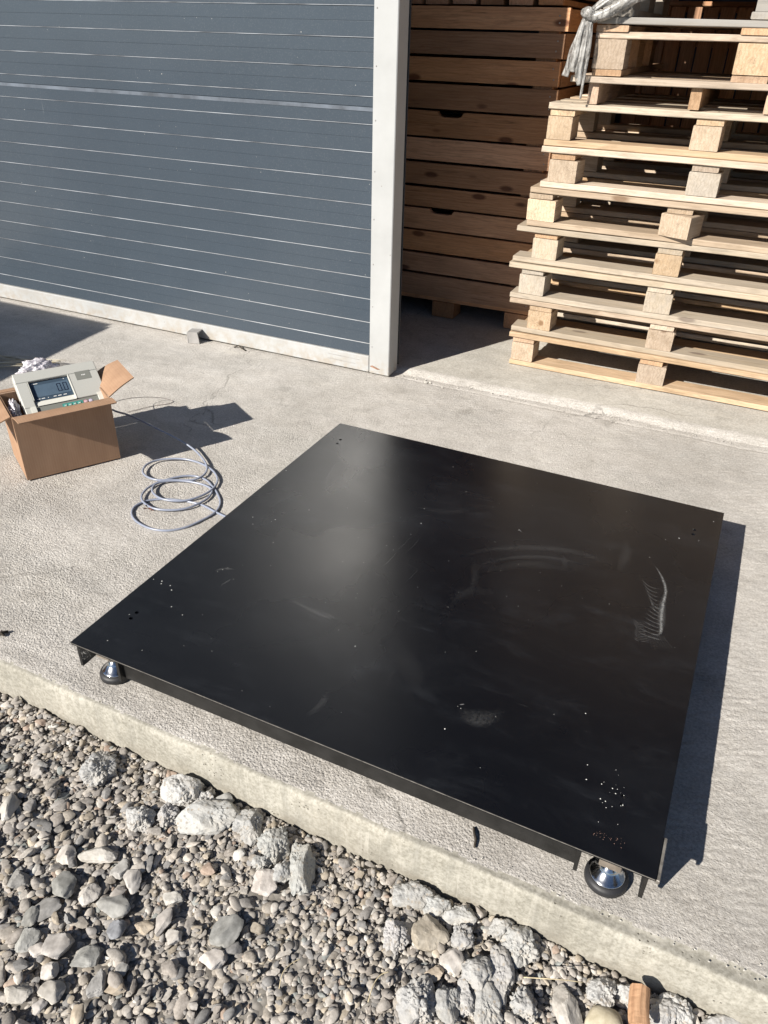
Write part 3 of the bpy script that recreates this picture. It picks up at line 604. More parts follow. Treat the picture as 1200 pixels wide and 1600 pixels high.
def crate(zs, lab, feet=False, base=False, x1=CX1, notch=None):
    zt,z0=zs[0],zs[-1]; w=x1-CXL; dp=CY1-CY0
    t=thing('wooden_crate',lab,'wooden crate',(CXL,CY0,z0),0.0,'slatted wooden crates stacked in the doorway')
    for i in range(len(zs)-1):
        a,b_=zs[i+1]-z0,zs[i]-z0; gap=0.006 if i in (0,) else 0.0105
        nt=notch.get(i) if notch else None
        xr=w-0.0+(0.004 if i%2 else 0.0)+(0.012 if i==0 else 0)
        p=plank_face('plank',0.0,xr,a+gap*0.55,b_-gap*0.55,0.021,t,(0,0,0),M_crate,nt)
        for zz in (a+0.03,b_-0.03):
            for xx_ in (w-0.022-J_(0.006),):
                b=MB(); b.lathe([(0.0032,0),(0.0030,0.0010)],n=8); b.build('nail',M_nail,p,(xx_,-0.0212,zz),(math.pi/2,0,0))
        plank_face('plank',0.0,w,a+gap*0.5,b_-gap*0.5,0.021,t,(0,dp,0),M_crate)
        plank_face('plank',0.024,dp-0.024,a+gap*0.5+J_(0.004),b_-gap*0.5+J_(0.004),0.021,t,(w-0.022,0,0),M_crate,side=True)
        plank_face('plank',0.024,dp-0.024,a+gap*0.5,b_-gap*0.5,0.021,t,(0.0,0,0),M_crate,side=True)
    for (px_,py_) in ((0.045,0.045),(w-0.068,0.045),(0.045,dp-0.067),(w-0.068,dp-0.067)):
        lumber('corner_post',0.085,0.085,zt-z0-0.006,M_crate,t,(px_+0.0,py_-0.0,(zt-z0)/2),warp=0.0)
    for i in range(9): lumber('floor_board',0.112,dp-0.05,0.018,M_crate,t,(0.065+i*(w-0.13)/8,dp/2,0.012),warp=0.0005)
    return t
crate(zb[0:5],'upper slatted crate with a dark knot near the right end of its top plank',notch=None)
crate(zb[4:9],'middle slatted crate with a hand hole cut in its top plank',notch={0:(0.683,0.806,0.022)})
cb=crate(zb[8:13],'lowest slatted crate, standing on low wooden feet in the shade',notch={0:(0.670,0.791,0.018)})
w=CX1-CXL; lz=zb[12]
for yb in (0.03,0.5,0.98):
    lumber('skid_board',w,0.10,0.020,M_crate,cb,(w/2,yb+0.03,-0.0125))
    for xb in (0.06,0.755,w-0.07): lumber('foot',0.115,0.1,0.0745,M_crate,cb,(xb,yb+0.03,-0.0605),warp=0.0005,axis=1)
zc=zb[0]+0.002
t=thing('wooden_crate','topmost slatted crate, with only its row of floor board ends in view','wooden crate',(CXL,CY0,zc),0.0,'slatted wooden crates stacked in the doorway')
for i in range(10): lumber('floor_board',0.098,1.05,0.020,M_crate,t,(0.06+i*0.118,0.52,0.0115))
for i in range(7): plank_face('plank',0,w,0.030+i*0.1,0.122+i*0.1,0.021,t,(0,0.0,0),M_crate); plank_face('plank',0.024,1.07,0.03+i*0.1,0.122+i*0.1,0.021,t,(w-0.022,0,0),M_crate,side=True); plank_face('plank',0,w,0.030+i*0.1,0.122+i*0.1,0.021,t,(0,1.1,0),M_crate)
lumber('corner_post',0.08,0.08,0.72,M_crate,t,(w-0.066,0.05,0.385)); lumber('corner_post',0.08,0.08,0.72,M_crate,t,(0.05,0.05,0.385))

# crate with upright planks behind the pallets
t=thing('upright_plank_crate','tall crate of upright brown planks seen through the gaps of the pallet stack','wooden crate',(0.36,3.42,0.02))
for i in range(22): lumber('plank',0.062,0.018,1.30,M_crate,t,(0.03+i*0.069,0,0.66),warp=0.001)
for zz in (0.1,1.2): lumber('rail',1.52,0.04,0.08,M_crate,t,(0.76,0.032,zz))
for xx_ in (0.02,1.5): lumber('corner_post',0.07,0.07,1.3,M_crate,t,(xx_,0.09,0.66))
for i in range(12): lumber('plank',0.018,0.09,1.2,M_crate,t,(-0.02,0.15+i*0.1,0.62))
for i in range(12): lumber('top_board',1.5,0.085,0.018,M_crate,t,(0.75,0.08+i*0.1,1.325))
t=thing('lumber_frame','dark timber rack standing deep inside the doorway above the pallets','timber rack',(0.3,3.9,0.0))
for zz in (1.45,1.62,1.80): lumber('rail',2.2,0.05,0.09,M_crate,t,(1.1,0,zz))
for xx_ in (0.1,0.75,1.5,2.1): lumber('rack_post',0.08,0.06,2.0,M_crate,t,(xx_,0.06,1.02))

# unseen crates added left of the frame to cast the shadow on the concrete
for kk,lab in ((0,'lower crate of the unseen stack added at the left to cast a shadow'),(1,'upper crate of the unseen stack added at the left to cast a shadow')):
    t=thing('wooden_crate',lab,'wooden crate',(-2.26,0.395,0.004+kk*0.505),math.radians(-84),'unseen crates added at the left to cast a shadow')
    t.rotation_euler=(0,0,0)
    for i in range(5):
        z1=0.05+i*0.1
        for yb in (-0.95,0.0): plank_face('plank',-1.2,0.0 if yb==0 else 0.10,z1-0.045,z1+0.048,0.02,t,(0,yb,0),M_crate)
        o=plank_face('plank',0.022,0.92,z1-0.045,z1+0.048,0.02,t,(0.095,-0.95,0),M_crate,side=True); o.rotation_euler=(0,0,math.radians(6))
    for (a,b_) in ((-1.15,-0.9),(-0.06,-0.06),(-1.15,-0.06),(0.03,-0.9)): lumber('corner_post',0.07,0.07,0.5,M_crate,t,(a,b_,0.25))
    for i in range(10): lumber('lid_board',1.2,0.092,0.016,M_crate,t,(-0.61+0.09*(1-i/9.0),-0.91+i*0.093,0.491))

# ------------------------------------------------------------------ platform scale
PT=0.110
ps=thing('platform_scale','large square black steel floor scale platform lying on the concrete on four feet','floor scale',(0.6,0.6,0.0))
ox,oy=0.6,0.6
def corner_plate():
    bm=bmesh.new(); n=60; me=bpy.data.meshes.new('top_plate')
    xs_=np.linspace(0,1.2,n+1); grid=[[bm.verts.new((x-ox,y-oy,PT+0.0012*math.sin(x*2.6)*math.sin(y*2.6)*0.8)) for y in xs_] for x in xs_]
    for i in range(n):
        for j in range(n): bm.faces.new((grid[i][j],grid[i+1][j],grid[i+1][j+1],grid[i][j+1]))
    r=bmesh.ops.extrude_face_region(bm,geom=bm.faces[:]); vv=[e for e in r['geom'] if isinstance(e,bmesh.types.BMVert)]
    for v in vv: v.co.z-=0.0055
    bmesh.ops.recalc_face_normals(bm,faces=bm.faces); bm.to_mesh(me); bm.free(); return me
me=corner_plate(); holes=[at(205,966,PT),at(214,957,PT),at(527,693,PT),at(532,687,PT),at(1085,828,PT),at(1083,835,PT),at(975,1244,PT),at(973,1257,PT)]
me.materials.append(M_plate)
tp=bpy.data.objects.new('top_plate',me); COL.objects.link(tp); tp.parent=ps
cut=MB()
for h_ in holes: cut.lathe([(0.0048,PT-0.02),(0.0048,PT+0.02)],h_.x-ox,h_.y-oy,14,False)
cm=mesh(cut.v,cut.f,'cut'); bmc=bmesh.new(); bmc.from_mesh(cm); bmesh.ops.recalc_face_normals(bmc,faces=bmc.faces); bmc.to_mesh(cm); bmc.free()
co=bpy.data.objects.new('cut',cm); COL.objects.link(co); co.parent=ps
md=tp.modifiers.new('holes','BOOLEAN'); md.operation='DIFFERENCE'; md.object=co; md.solver='EXACT'
bpy.context.view_layer.update(); dg=bpy.context.evaluated_depsgraph_get(); nm=bpy.data.meshes.new_from_object(tp.evaluated_get(dg))
tp.modifiers.clear(); tp.data=nm; nm.name='top_plate'; bpy.data.objects.remove(co)
def pbox(name,x0,x1,y0,y1,z0,z1,mat,c=0.0): b=MB(); b.box(x0-ox,x1-ox,y0-oy,y1-oy,z0,z1,c); return b.build(name,mat,ps)
pbox('plate_edge',0.001,1.199,-0.0010,-0.0002,PT-0.0019,PT-0.0008,M_edge)
pbox('plate_edge',-0.0016,-0.0002,0.001,1.199,PT-0.0050,PT-0.0008,M_steel)
for x in (0.013,0.118,1.081,1.187): pbox('channel_side',x-0.0034,x+0.0034,0.004,1.196,0.046,PT-0.0058,M_steel)
for y in (0.014,1.18): pbox('skirt',0.1215,1.0775,y,y+0.005,0.050,PT-0.0058,M_steel)
for y in (0.40,0.8): pbox('cross_rib',0.1215,1.0775,y,y+0.005,0.050,PT-0.0058,M_steel)
pbox('corner_bar',1.2005,1.2065,0.001,0.085,0.098,0.1075,M_edge,0.001)
for (x,y) in ((0.058,0.052),(1.132,0.045),(1.135,1.15),(0.065,1.15)):
    pbox('load_cell',x-0.018,x+0.018,y-0.030 if y<0.6 else y-0.13,y+0.13 if y<0.6 else y+0.012,0.068,0.1035,M_cell,0.0015)
    b=MB(); b.lathe([(0.0345,0.0),(0.0365,0.002),(0.0365,0.010),(0.0350,0.0135),(0.028,0.0168)],0,0,40); ft=b.build('foot',M_rubber,ps,(x-ox,y-oy,0.0))
    b=MB(); b.lathe([(0.0300,0.0165),(0.0290,0.0190),(0.0255,0.0200),(0.0175,0.0330),(0.0150,0.0350),(0.0150,0.0385),(0.0115,0.0395),(0.0115,0.045)],0,0,40); b.build('foot_cone',M_chrome,ft)
    b=MB(); b.lathe([(0.0135,0.0455),(0.0145,0.047),(0.0145,0.054),(0.0125,0.056),(0.008,0.0563),(0.008,0.069)],0,0,24); b.build('foot_stud',M_chrome,ft)
# specks of pale dried splashes
b=MB()
def blob(u,v,r):
    p=at(u,v,PT); x,y=p.x-ox,p.y-oy; n=7; q=random.uniform(0,6); zz=PT+0.0010*math.sin(p.x*2.6)*math.sin(p.y*2.6)*0.8*1.2
    rs=[r*random.uniform(0.6,1.3) for _ in range(n)]
    vs=[(x+rs[i]*math.cos(q+i*6.283/n),y+rs[i]*math.sin(q+i*6.283/n),zz) for i in range(n)]+[(x,y,zz+r*0.5+0.0002)]
    b.add(vs,[(i,(i+1)%n,n) for i in range(n)],True)
for (u,v) in ((168,1001),(222,1016),(240,905),(252,912),(253,908),(268,922),(266,915),(268,948),(285,961),(202,960),(395,808),(395,819),(427,848),(483,797),(663,795),(810,829),(701,877),(700,949),(744,1018),(658,818),(720,1107),(695,1139),(915,1115),(957,1232),(918,1195),(916,1218),(940,1225),(962,1240),(975,1243),(973,1258),(938,1248),(946,1252),(947,1262),(1040,843),(1092,845),(1083,827),(1061,841),(340,893),(348,890),(356,887),(365,905),(447,735),(430,812),(424,815),(555,1010),(560,840),(1115,815)):
    blob(u,v,random.uniform(0.0006,0.0015))
for _ in range(15):
    u=random.choice((918,945,960,965))+random.gauss(0,8); blob(u,random.choice((1225,1240,1262))+random.gauss(0,12),random.uniform(0.0003,0.0008))
for _ in range(60): p=Vector((random.uniform(0.03,1.17),random.uniform(0.03,1.17),0)); \
    b.add([(p.x-ox+0.0006*math.cos(k_*1.57),p.y-oy+0.0006*math.sin(k_*1.57),PT+0.0011) for k_ in range(4)]+[(p.x-ox,p.y-oy,PT+0.0016)],[(k_,(k_+1)%4,4) for k_ in range(4)])
tag(b.build('dried_speck',M_speck,ps),kind='stuff')
b=MB()
for _ in range(30):
    u=random.uniform(925,978); blob(u,1308+(u-950)*0.4+random.gauss(0,4.0),random.uniform(0.0002,0.0007))
tag(b.build('rust_speck',simple('rust_speck_paint',(0.33,0.20,0.15),0.8),ps),kind='stuff')
# pale hand and boot scuffs, thin dusty streaks
sv=[];sf=[];sa=[]
def streak(pts,w,al):
    P_=catmull([at(u,v,PT) for u,v in pts],6); n=len(P_)
    for i,p in enumerate(P_):
        d=(P_[min(i+1,n-1)]-P_[max(i-1,0)]).normalized(); a=Vector((-d.y,d.x,0)); t_=i/(n-1); fade=min(1,4*t_,4*(1-t_)) if w<0.005 else math.sin(math.pi*t_)**1.3
        zz=PT+0.0014+len(sf)*1e-8
        base=len(sv)
        for s_,e in ((-1,0),(-0.5,0.45),(0,1),(0.5,0.45),(1,0)): sv.append((p.x-ox+a.x*w*s_*(0.5+0.5*fade),p.y-oy+a.y*w*s_*(0.5+0.5*fade),zz)); sa.append(al*e*fade)
        
        if i:
            for q_ in range(4): sf.append((base-5+q_,base+q_,base+q_+1,base-4+q_))
streak([(1022,884),(1030,895),(1037,910),(1040,925),(1036,945),(1033,965),(1033,985),(1029,992),(1016,992)],0.0042,0.65)
streak([(1040,925),(1035,945),(1033,975),(1030,991)],0.010,0.30)
for i in range(12):
    v0=966+i*2.7; streak([(990-i*0.3+random.uniform(-2,5),v0),(996,v0+8-i*0.2),(1002+i*0.8,v0+8),(1010+i*0.6-random.uniform(0,5),v0+10)],0.0008,0.30)
for i in range(9):
    v0=938+i*6; streak([(1016-i*2.6,v0+2),(1022-i*1.2,v0+9),(1028-i*0.3,v0+13),(1033,v0+15)],0.0022,0.26)
for i in range(7):
    v0=905+i*6.5; streak([(1002+i*2.5,v0),(1010+i*2,v0+9),(1020+i*1.2,v0+14),(1031,v0+16)],0.0020,0.22)
for i in range(8): streak([(1012+i*3,990),(1016+i*3.6,1002),(1020+i*5.0,1020)],0.0016,0.07)
SM=0.6
for (pts,w_,al) in (([(720,870),(760,860),(820,856),(880,860),(930,872),(960,885)],0.010,0.10),([(740,885),(800,872),(860,872),(920,884)],0.006,0.10),([(745,895),(820,882),(900,892)],0.012,0.06),
    ([(977,843),(979,860),(974,878),(966,895)],0.012,0.09),([(478,1118),(495,1108),(508,1092),(512,1078)],0.006,0.12),([(505,760),(518,735),(535,715)],0.0022,0.25),([(700,950),(730,925),(770,925)],0.014,0.05),
    ([(712,1105),(735,1118),(765,1120),(790,1112)],0.014,0.12),([(715,1118),(745,1130),(780,1126)],0.010,0.12),([(440,938),(470,945),(500,960),(530,970)],0.009,0.12),([(480,955),(520,968)],0.012,0.10),
    ([(640,790),(700,800),(760,790)],0.012,0.04),([(600,1000),(640,1040),(650,1090)],0.02,0.04),([(335,893),(350,889),(368,891)],0.004,0.20),([(345,915),(362,905)],0.003,0.15),([(575,735),(600,745),(610,770)],0.012,0.05),
    ([(810,827),(815,832)],0.0012,0.8),([(717,1102),(726,1101)],0.0016,0.8),([(740,870),(742,900),(735,930)],0.008,0.06),([(880,868),(884,890)],0.005,0.09)):
    streak(pts,w_*(1.5 if w_>0.004 else 1),al*(SM if w_>0.004 else 1))
for i in range(22):                                   # faint parallel roller marks
    u=random.uniform(470,640); v=random.uniform(700,1090); streak([(u,v),(u+9,v-7),(u+20,v-20)],0.0010,0.09)
me=mesh(sv,sf,'scuff_mark',True); a_=me.attributes.new('al','FLOAT','POINT'); a_.data.foreach_set('value',np.array(sa,dtype=np.float32))
tag(link('scuff_mark',me,M_smear,ps),kind='stuff')

# ------------------------------------------------------------------ cardboard box
A_=Vector((0.517,0.856,0)).normalized(); Nv=Vector((0.856,-0.517,0)).normalized(); B1=Vector((-0.767,0.574,0.0)); BL,BD,BH=0.290,0.205,0.212
rz=math.atan2(A_.y,A_.x)
bx=thing('cardboard_box','open brown cardboard box on the concrete with the weighing indicator propped inside','box',(B1.x,B1.y,0.004),rz)
# local frame: x along the long front, y towards the back, z up
TH=0.004
def cb_box(name,x0,x1,y0,y1,z0,z1): b=MB(); b.box(x0,x1,y0,y1,z0,z1); return b.build(name,M_card,bx)
cb_box('front_wall',0,BL,0,TH,0,BH); cb_box('back_wall',0,BL,BD-TH,BD,0,BH)
cb_box('side_wall',0,TH,TH+0.0002,BD-TH-0.0002,0,BH); cb_box('side_wall',BL-TH,BL,TH+0.0002,BD-TH-0.0002,0,BH)
cb_box('floor_panel',TH,BL-TH,TH,BD-TH,0.002,0.006)
def flap(pts,up):     # quad of corner points + thickness along up
    v=[Vector(p) for p in pts]; u_=Vector(up)*0.0035; n=6; vs=[];fs=[]
    for lay in (0,1):
        for i in range(n+1):
            for j in range(n+1):
                s_,t_=i/n,j/n; p=(v[0]*(1-s_)+v[1]*s_)*(1-t_)+(v[3]*(1-s_)+v[2]*s_)*t_
                p=p+Vector(up)*(0.006*math.sin(math.pi*t_)*math.sin(1.3*s_+0.5))+u_*lay; vs.append(p)
    w_=n+1; L_=w_*w_
    for i in range(n):
        for j in range(n): a=i*w_+j; fs.append((a,a+w_,a+w_+1,a+1)); fs.append((a+L_,a+1+L_,a+w_+1+L_,a+w_+L_))
    for i in range(n):
        for (a,c) in ((i*w_,(i+1)*w_),(i*w_+n,(i+1)*w_+n),(i,i+1),(n*w_+i,n*w_+i+1)): fs.append((a,c,c+L_,a+L_))
    b=MB(); b.add(vs,fs,False); return b.build('flap',M_card,bx)
flap([(0.002,-0.001,BH),(BL-0.002,-0.001,BH),(BL-0.004,-0.094,BH+0.020),(0.004,-0.097,BH+0.019)],(0,-0.2,1))
flap([(BL+0.001,0.006,BH),(BL+0.001,BD-0.006,BH),(BL+0.090,BD-0.02,BH+0.045),(BL+0.088,0.012,BH+0.045)],(-0.45,0,0.9))
flap([(0.003,BD+0.001,BH),(BL-0.003,BD+0.001,BH),(BL-0.02,BD+0.085,BH-0.03),(0.01,BD+0.085,BH-0.025)],(0,0.3,0.95))
flap([(-0.001,0.006,BH),(-0.001,BD-0.006,BH),(-0.085,BD-0.012,BH-0.035),(-0.085,0.012,BH-0.04)],(-0.35,0,0.93))

# ------------------------------------------------------------------ weighing indicator
TL=Vector((-0.904,0.715,0.276)); DN=(Vector((-0.795,0.649,0.190))-TL); DN=(DN-A_*DN.dot(A_)).normalized(); NO=A_.cross(DN)*-1
if NO.z<0: NO=-NO
W_,H_,TK=0.252,0.172,0.040
Mi=Matrix((( A_.x,-DN.x,NO.x),(A_.y,-DN.y,NO.y),(A_.z,-DN.z,NO.z))).to_4x4(); Mi.translation=TL
ind=thing('weighing_indicator','grey digital weighing indicator tilted in the open box, its display reading 0.0','weighing indicator',(0,0,0)); ind.matrix_world=Mi
def q2(u,v):   # face coordinates from the 8x enlargement of the photo (0..1 across, 0..1 down)
    return u*W_,-v*H_
def ibox(name,x0,x1,y0,y1,z0,z1,mat,c=0.0,parent=ind): b=MB(); b.box(x0,x1,-y1,-y0,z0,z1,c); return b.build(name,mat,parent)
# body with a sunken display bay: four raised pieces round it and a back shell
ibox('body',0.0,W_,0.0,H_,-TK,-0.010,M_body,0.003)
b=MB()
b.box(0.001,W_-0.001,-0.036,0.0,-0.0098,0.0,0.0016); b.box(0.001,0.035,-0.131,-0.0364,-0.0098,0.0,0.0016)
b.box(0.1600,W_-0.001,-0.131,-0.0364,-0.0098,0.0,0.0016); b.box(0.001,0.034,-H_,-0.1314,-0.0098,0.0,0.0016); b.box(0.222,W_-0.001,-H_,-0.1314,-0.0098,0.0,0.0016)
b.build('front_face',M_body,ind)
b=MB(); b.box(0.0352,0.0370,-0.1080,-0.0366,-0.0096,0.0004); b.box(0.1572,0.1598,-0.130,-0.0366,-0.0096,0.0012); b.build('bay_edge',M_bodyl,ind)
b=MB(); b.prism([(-0.1085,-0.0096),(-0.1310,-0.0096),(-0.1310,-0.0004)],0.0420,0.1568,'x'); b.build('bay_ramp',M_bodyl,ind)
w0=ibox('display_window',0.0372,0.1570,0.0370,0.1083,-0.0097,-0.0085,M_bez)
ld=ibox('display',0.0480,0.1535,0.0500,0.0950,-0.0084,-0.0078,M_lcd)
def seven(x,y,w_,h_,on,parent):
    t_=w_*0.17; g_=t_*0.25; mm=y+h_/2
    S={'a':(x+g_,x+w_-g_,y,y+t_),'g':(x+g_,x+w_-g_,mm-t_/2,mm+t_/2),'d':(x+g_,x+w_-g_,y+h_-t_,y+h_),'f':(x,x+t_,y+g_,mm-g_),'e':(x,x+t_,mm+g_,y+h_-g_),'b':(x+w_-t_,x+w_,y+g_,mm-g_),'c':(x+w_-t_,x+w_,mm+g_,y+h_-g_)}
    b=MB()
    for s_ in on:
        a0,a1,c0,c1=S[s_]; b.box(a0,a1,-c1,-c0,-0.0077,-0.0073)
    return b.build('digit',M_seg,parent)
seven(0.1160,0.0570,0.0122,0.0300,'abcdef',ld); seven(0.1350,0.0570,0.0122,0.0300,'abcdef',ld)
b=MB(); b.box(0.1306,0.1326,-0.0870,-0.0845,-0.0077,-0.0073); b.build('decimal_point',M_seg,ld)
b=MB()
for x0,x1 in ((0.047,0.056),(0.060,0.070),(0.079,0.0815),(0.096,0.105),(0.1095,0.120),(0.1265,0.136)): b.box(x0,x1,-0.1025,-0.1002,-0.0084,-0.0080)
b.box(0.0465,0.064,-0.0450,-0.0428,-0.0084,-0.0080); b.box(0.1425,0.145,-0.0440,-0.0418,-0.0084,-0.0080); b.build('window_print',M_mark,w0)
nb=ibox('badge',0.180,0.226,0.0330,0.0650,0.0001,0.0007,M_panel)
b=MB()
for i,x0 in enumerate((0.1985,0.2030,0.2070)): b.box(x0,x0+0.0030,-0.0500,-0.0465,0.0008,0.0010)
b.build('badge_print',M_mark,nb)
kp=ibox('keypad',0.0350,0.2210,0.1316,0.1640,-0.0097,-0.0035,M_panel)
ibox('keypad_cheek',0.0180,0.0335,0.1316,0.166,0.0002,0.0030,M_bodyl); ibox('keypad_cheek',0.2225,0.236,0.124,0.166,0.0002,0.0030,M_bodyl)
b=MB(); b.box(0.110,0.172,-0.1535,-0.1385,-0.0034,-0.0031); b.build('key_band',M_teal,kp)
for i in range(4):
    x0=0.113+i*0.0142; b=MB(); b.lathe([(0.0060,-0.0030),(0.0055,-0.0024),(0.002,-0.0023)],x0+0.0062,-0.1460,14); ky=b.build('key',M_teal,kp)
    b=MB(); b.box(x0+0.003,x0+0.0095,-0.1472,-0.1450,-0.0022,-0.0019); b.build('key_print',M_mark,ky)
for i,mt_ in enumerate((M_pink,M_lilac)):
    x0=0.175+i*0.0150; b=MB(); b.lathe([(0.0066,-0.0034),(0.0060,-0.0026),(0.002,-0.0025)],x0+0.0070,-0.1460,14); ky=b.build('key',mt_,kp)
    b=MB(); b.box(x0+0.0035,x0+0.0105,-0.1472,-0.1450,-0.0024,-0.0021); b.build('key_print',M_mark,ky)

# crumpled white plastic bag packed behind and beside the indicator
def crumple(name,label,c,rx,ry,rz_,seed,rot=0.0):
    bm=bmesh.new(); bmesh.ops.create_icosphere(bm,subdivisions=5,radius=1)
    for v in bm.verts:
        p=v.co.copy(); n1=mnoise.fractal(p*1.6+Vector((seed,0,0)),0.8,2.1,4); n2=abs(mnoise.noise(p*3.7+Vector((0,seed,0))))
        r=1+0.38*n1-0.35*n2; v.co=Vector((p.x*rx*r,p.y*ry*r,p.z*rz_*r))
    me=bpy.data.meshes.new(name); bm.to_mesh(me); bm.free(); me.polygons.foreach_set('use_smooth',[True]*len(me.polygons))
    return link(name,me,M_bag,None,c,(0,0,rot))
pb=crumple('plastic_bag','',B1+A_*0.022-Nv*0.115+Vector((0,0,0.150)),0.026,0.062,0.064,3.0,rz)
tag(pb,'crumpled white plastic bag stuffed in the left end of the box','plastic bag')
pb=crumple('plastic_bag','',B1+A_*0.135-Nv*0.232+Vector((0,0,0.262)),0.060,0.022,0.034,8.0,rz)
tag(pb,'crumpled white plastic bag bulging up behind the indicator','plastic bag')

# ------------------------------------------------------------------ cables
path=[(176,640,.11),(182,643,.10),(205,650,.085),(240,667,.06),(280,687,.035),(300,700,.020),(313,712,.014),(322,725,.012),(323,735,.011),(316,744,.010),(300,750,.010),(270,750,.009),(246,750,.010),(230,745,.010),(223,737,.010),(228,727,.010),(242,720,.010),(262,717,.010),(285,717,.010),(305,721,.010),(322,728,.0095),(335,738,.009),(340,750,.009),(334,762,.010),(318,773,.010),(295,781,.010),(272,782.5,.010),(252,779,.010),(240,771,.010),(238,763,.010),(244,756,.010),(258,752,.010),(280,751,.009),(304,754,.0085),(322,759,.008),(331,766,.008),(326,777,.008),(312,786,.009),(292,794,.009),(268,797,.009),(243,795,.009),(228,788,.009),(221,778,.009),(226,767,.009),(240,757,.008),(262,749,.007),(285,744,.007),(305,744,.006),(322,750,.005),(331,759,.0045),(338,768,.004),(344,782,.004),(342,793,.0045),(333,803,.005),(315,813,.0045),(290,824,.004),(262,829,.004),(236,826,.004),(215,816,.004),(206,804,.004),(210,792,.004),(228,783,.004),(250,780,.004),(275,781,.004),(300,785,.004),(318,790,.004),(335,799,.004),(352,807,.004),(372,815,.004),(392,823,.004)]
def cable_pt(u,v,z): return at(u,v,z)
pts=[cable_pt(*p) for p in path]; b=MB(); b.tube(catmull(pts,6),0.0034,8)
o=b.build('cable',M_cable,None); tag(o,'thick grey cable coiled on the concrete between the box and the black platform','cable')
w2=[(170,632,.12),(182,627,.09),(205,622,.05),(232,620.5,.03),(255,622,.015),(270,627,.004),(262,631,.003),(240,634,.003),(215,640,.003),(198,644,.003)]
b=MB(); b.tube(catmull([at(*p) for p in w2],5),0.0011,6); tag(b.build('wire',M_wire,None),'thin grey wire arching from the box over its shadow','wire')

# bundle of pale straps on the ground behind the box
c=at(40,562); st=thing('strap_bundle','loose bundle of thin pale packing straps on the ground behind the box','packing straps',(c.x,c.y,0))
for i in range(13):
    u0,v0=-30,546+i*2.6; u1,v1=random.uniform(60,118),random.uniform(562,572)
    P_=[at(u0+(u1-u0)*s_,v0+(v1-v0)*s_+4*math.sin(s_*3.1+i)*random.uniform(-.5,1),0.006+random.uniform(0,.02)) for s_ in (0,.25,.5,.75,1)]
    b=MB(); b.tube([p-Vector((c.x,c.y,0)) for p in catmull(P_,4)],random.uniform(0.0018,0.0036),5,0.5); b.build('strap',M_strap if i%3 else M_straw,st)

# ------------------------------------------------------------------ gravel
def ico(sub):
    bm=bmesh.new(); bmesh.ops.create_icosphere(bm,subdivisions=sub,radius=1); bm.verts.ensure_lookup_table()
    v=np.array([x.co[:] for x in bm.verts]); f=np.array([[q.index for q in p.verts] for p in bm.faces]); bm.free(); return v,f
I1,I2,I3=ico(1),ico(2),ico(3)
def proto(I,ang,seed):
    r_=np.random.default_rng(seed); v,f=I; n=r_.integers(9,16) if ang else r_.integers(16,28)
    P_=r_.normal(size=(n,3)); P_/=np.linalg.norm(P_,axis=1)[:,None]; d=r_.uniform(0.62,0.95,n) if ang else r_.uniform(0.80,1.0,n)
    dots=v@P_.T; rad=np.where(dots>0.05,d/np.maximum(dots,0.05),9)
    if ang: r=np.minimum(rad.min(1),1.25)
    else: r=1/((np.sum(np.maximum(rad,0.2)**-8.0,axis=1)+1)**(1/8.0))*1.05
    ph=r_.uniform(0,6,3); r=r*(1+0.05*np.sin(v[:,0]*4+ph[0])*np.sin(v[:,1]*4+ph[1]))
    return v*r[:,None]
PR={(q,a):[proto(I,a,100*q+50*a+s) for s in range(12)] for q,I in ((1,I1),(2,I2),(3,I3)) for a in (0,1)}
FA={1:I1[1],2:I2[1],3:I3[1]}
cell=0.003; gx0,gx1,gy0,gy1=-1.35,2.3,-1.25,FY-0.001; nx,ny=int((gx1-gx0)/cell),int((gy1-gy0)/cell)
OC=np.zeros((nx,ny),bool); HM=np.full((nx,ny),GZ-0.014); hx=gx0+(np.arange(nx)+.5)*cell; hy=gy0+(np.arange(ny)+.5)*cell
hx2,hy2=np.meshgrid(hx,hy,indexing='ij'); HM+=0.006*fbm(hx2*2.4,hy2*2.4,3)+(0.012+0.008*fbm(hx2*6,hx2*0+1,2))*np.exp(-((FY-hy2)/0.07))
def drop(x,y,a,b,cth,sth,c,pc=60):
    """rest an ellipse on what lies below; returns height of its centre"""
    R_=max(a,b); i0=max(0,int((x-R_-gx0)/cell)); i1=min(nx,int((x+R_-gx0)/cell)+2); j0=max(0,int((y-R_-gy0)/cell)); j1=min(ny,int((y+R_-gy0)/cell)+2)
    if i1<=i0 or j1<=j0: return None
    dx=hx[i0:i1,None]-x; dy=hy[None,j0:j1]-y; u=(dx*cth+dy*sth)/a; v=(-dx*sth+dy*cth)/b; q=1-u*u-v*v; mk=q>0
    if not mk.any(): return None
    s=np.sqrt(np.where(mk,q,0)); sub=HM[i0:i1,j0:j1]; need=(sub+c*s)[mk]; zc=np.percentile(need,pc)
    HM[i0:i1,j0:j1]=np.where(mk,np.maximum(sub,zc+c*s*0.95),sub); return zc
def visible(x,y,m=0.0):
    p=Rc@(np.array([x,y,-0.10])-CP)
    if p[2]<0.1: return False
    u=FPX*p[0]/p[2]+600; v=FPX*p[1]/p[2]+800; return -60-m<u<1260+m and v<1680+m

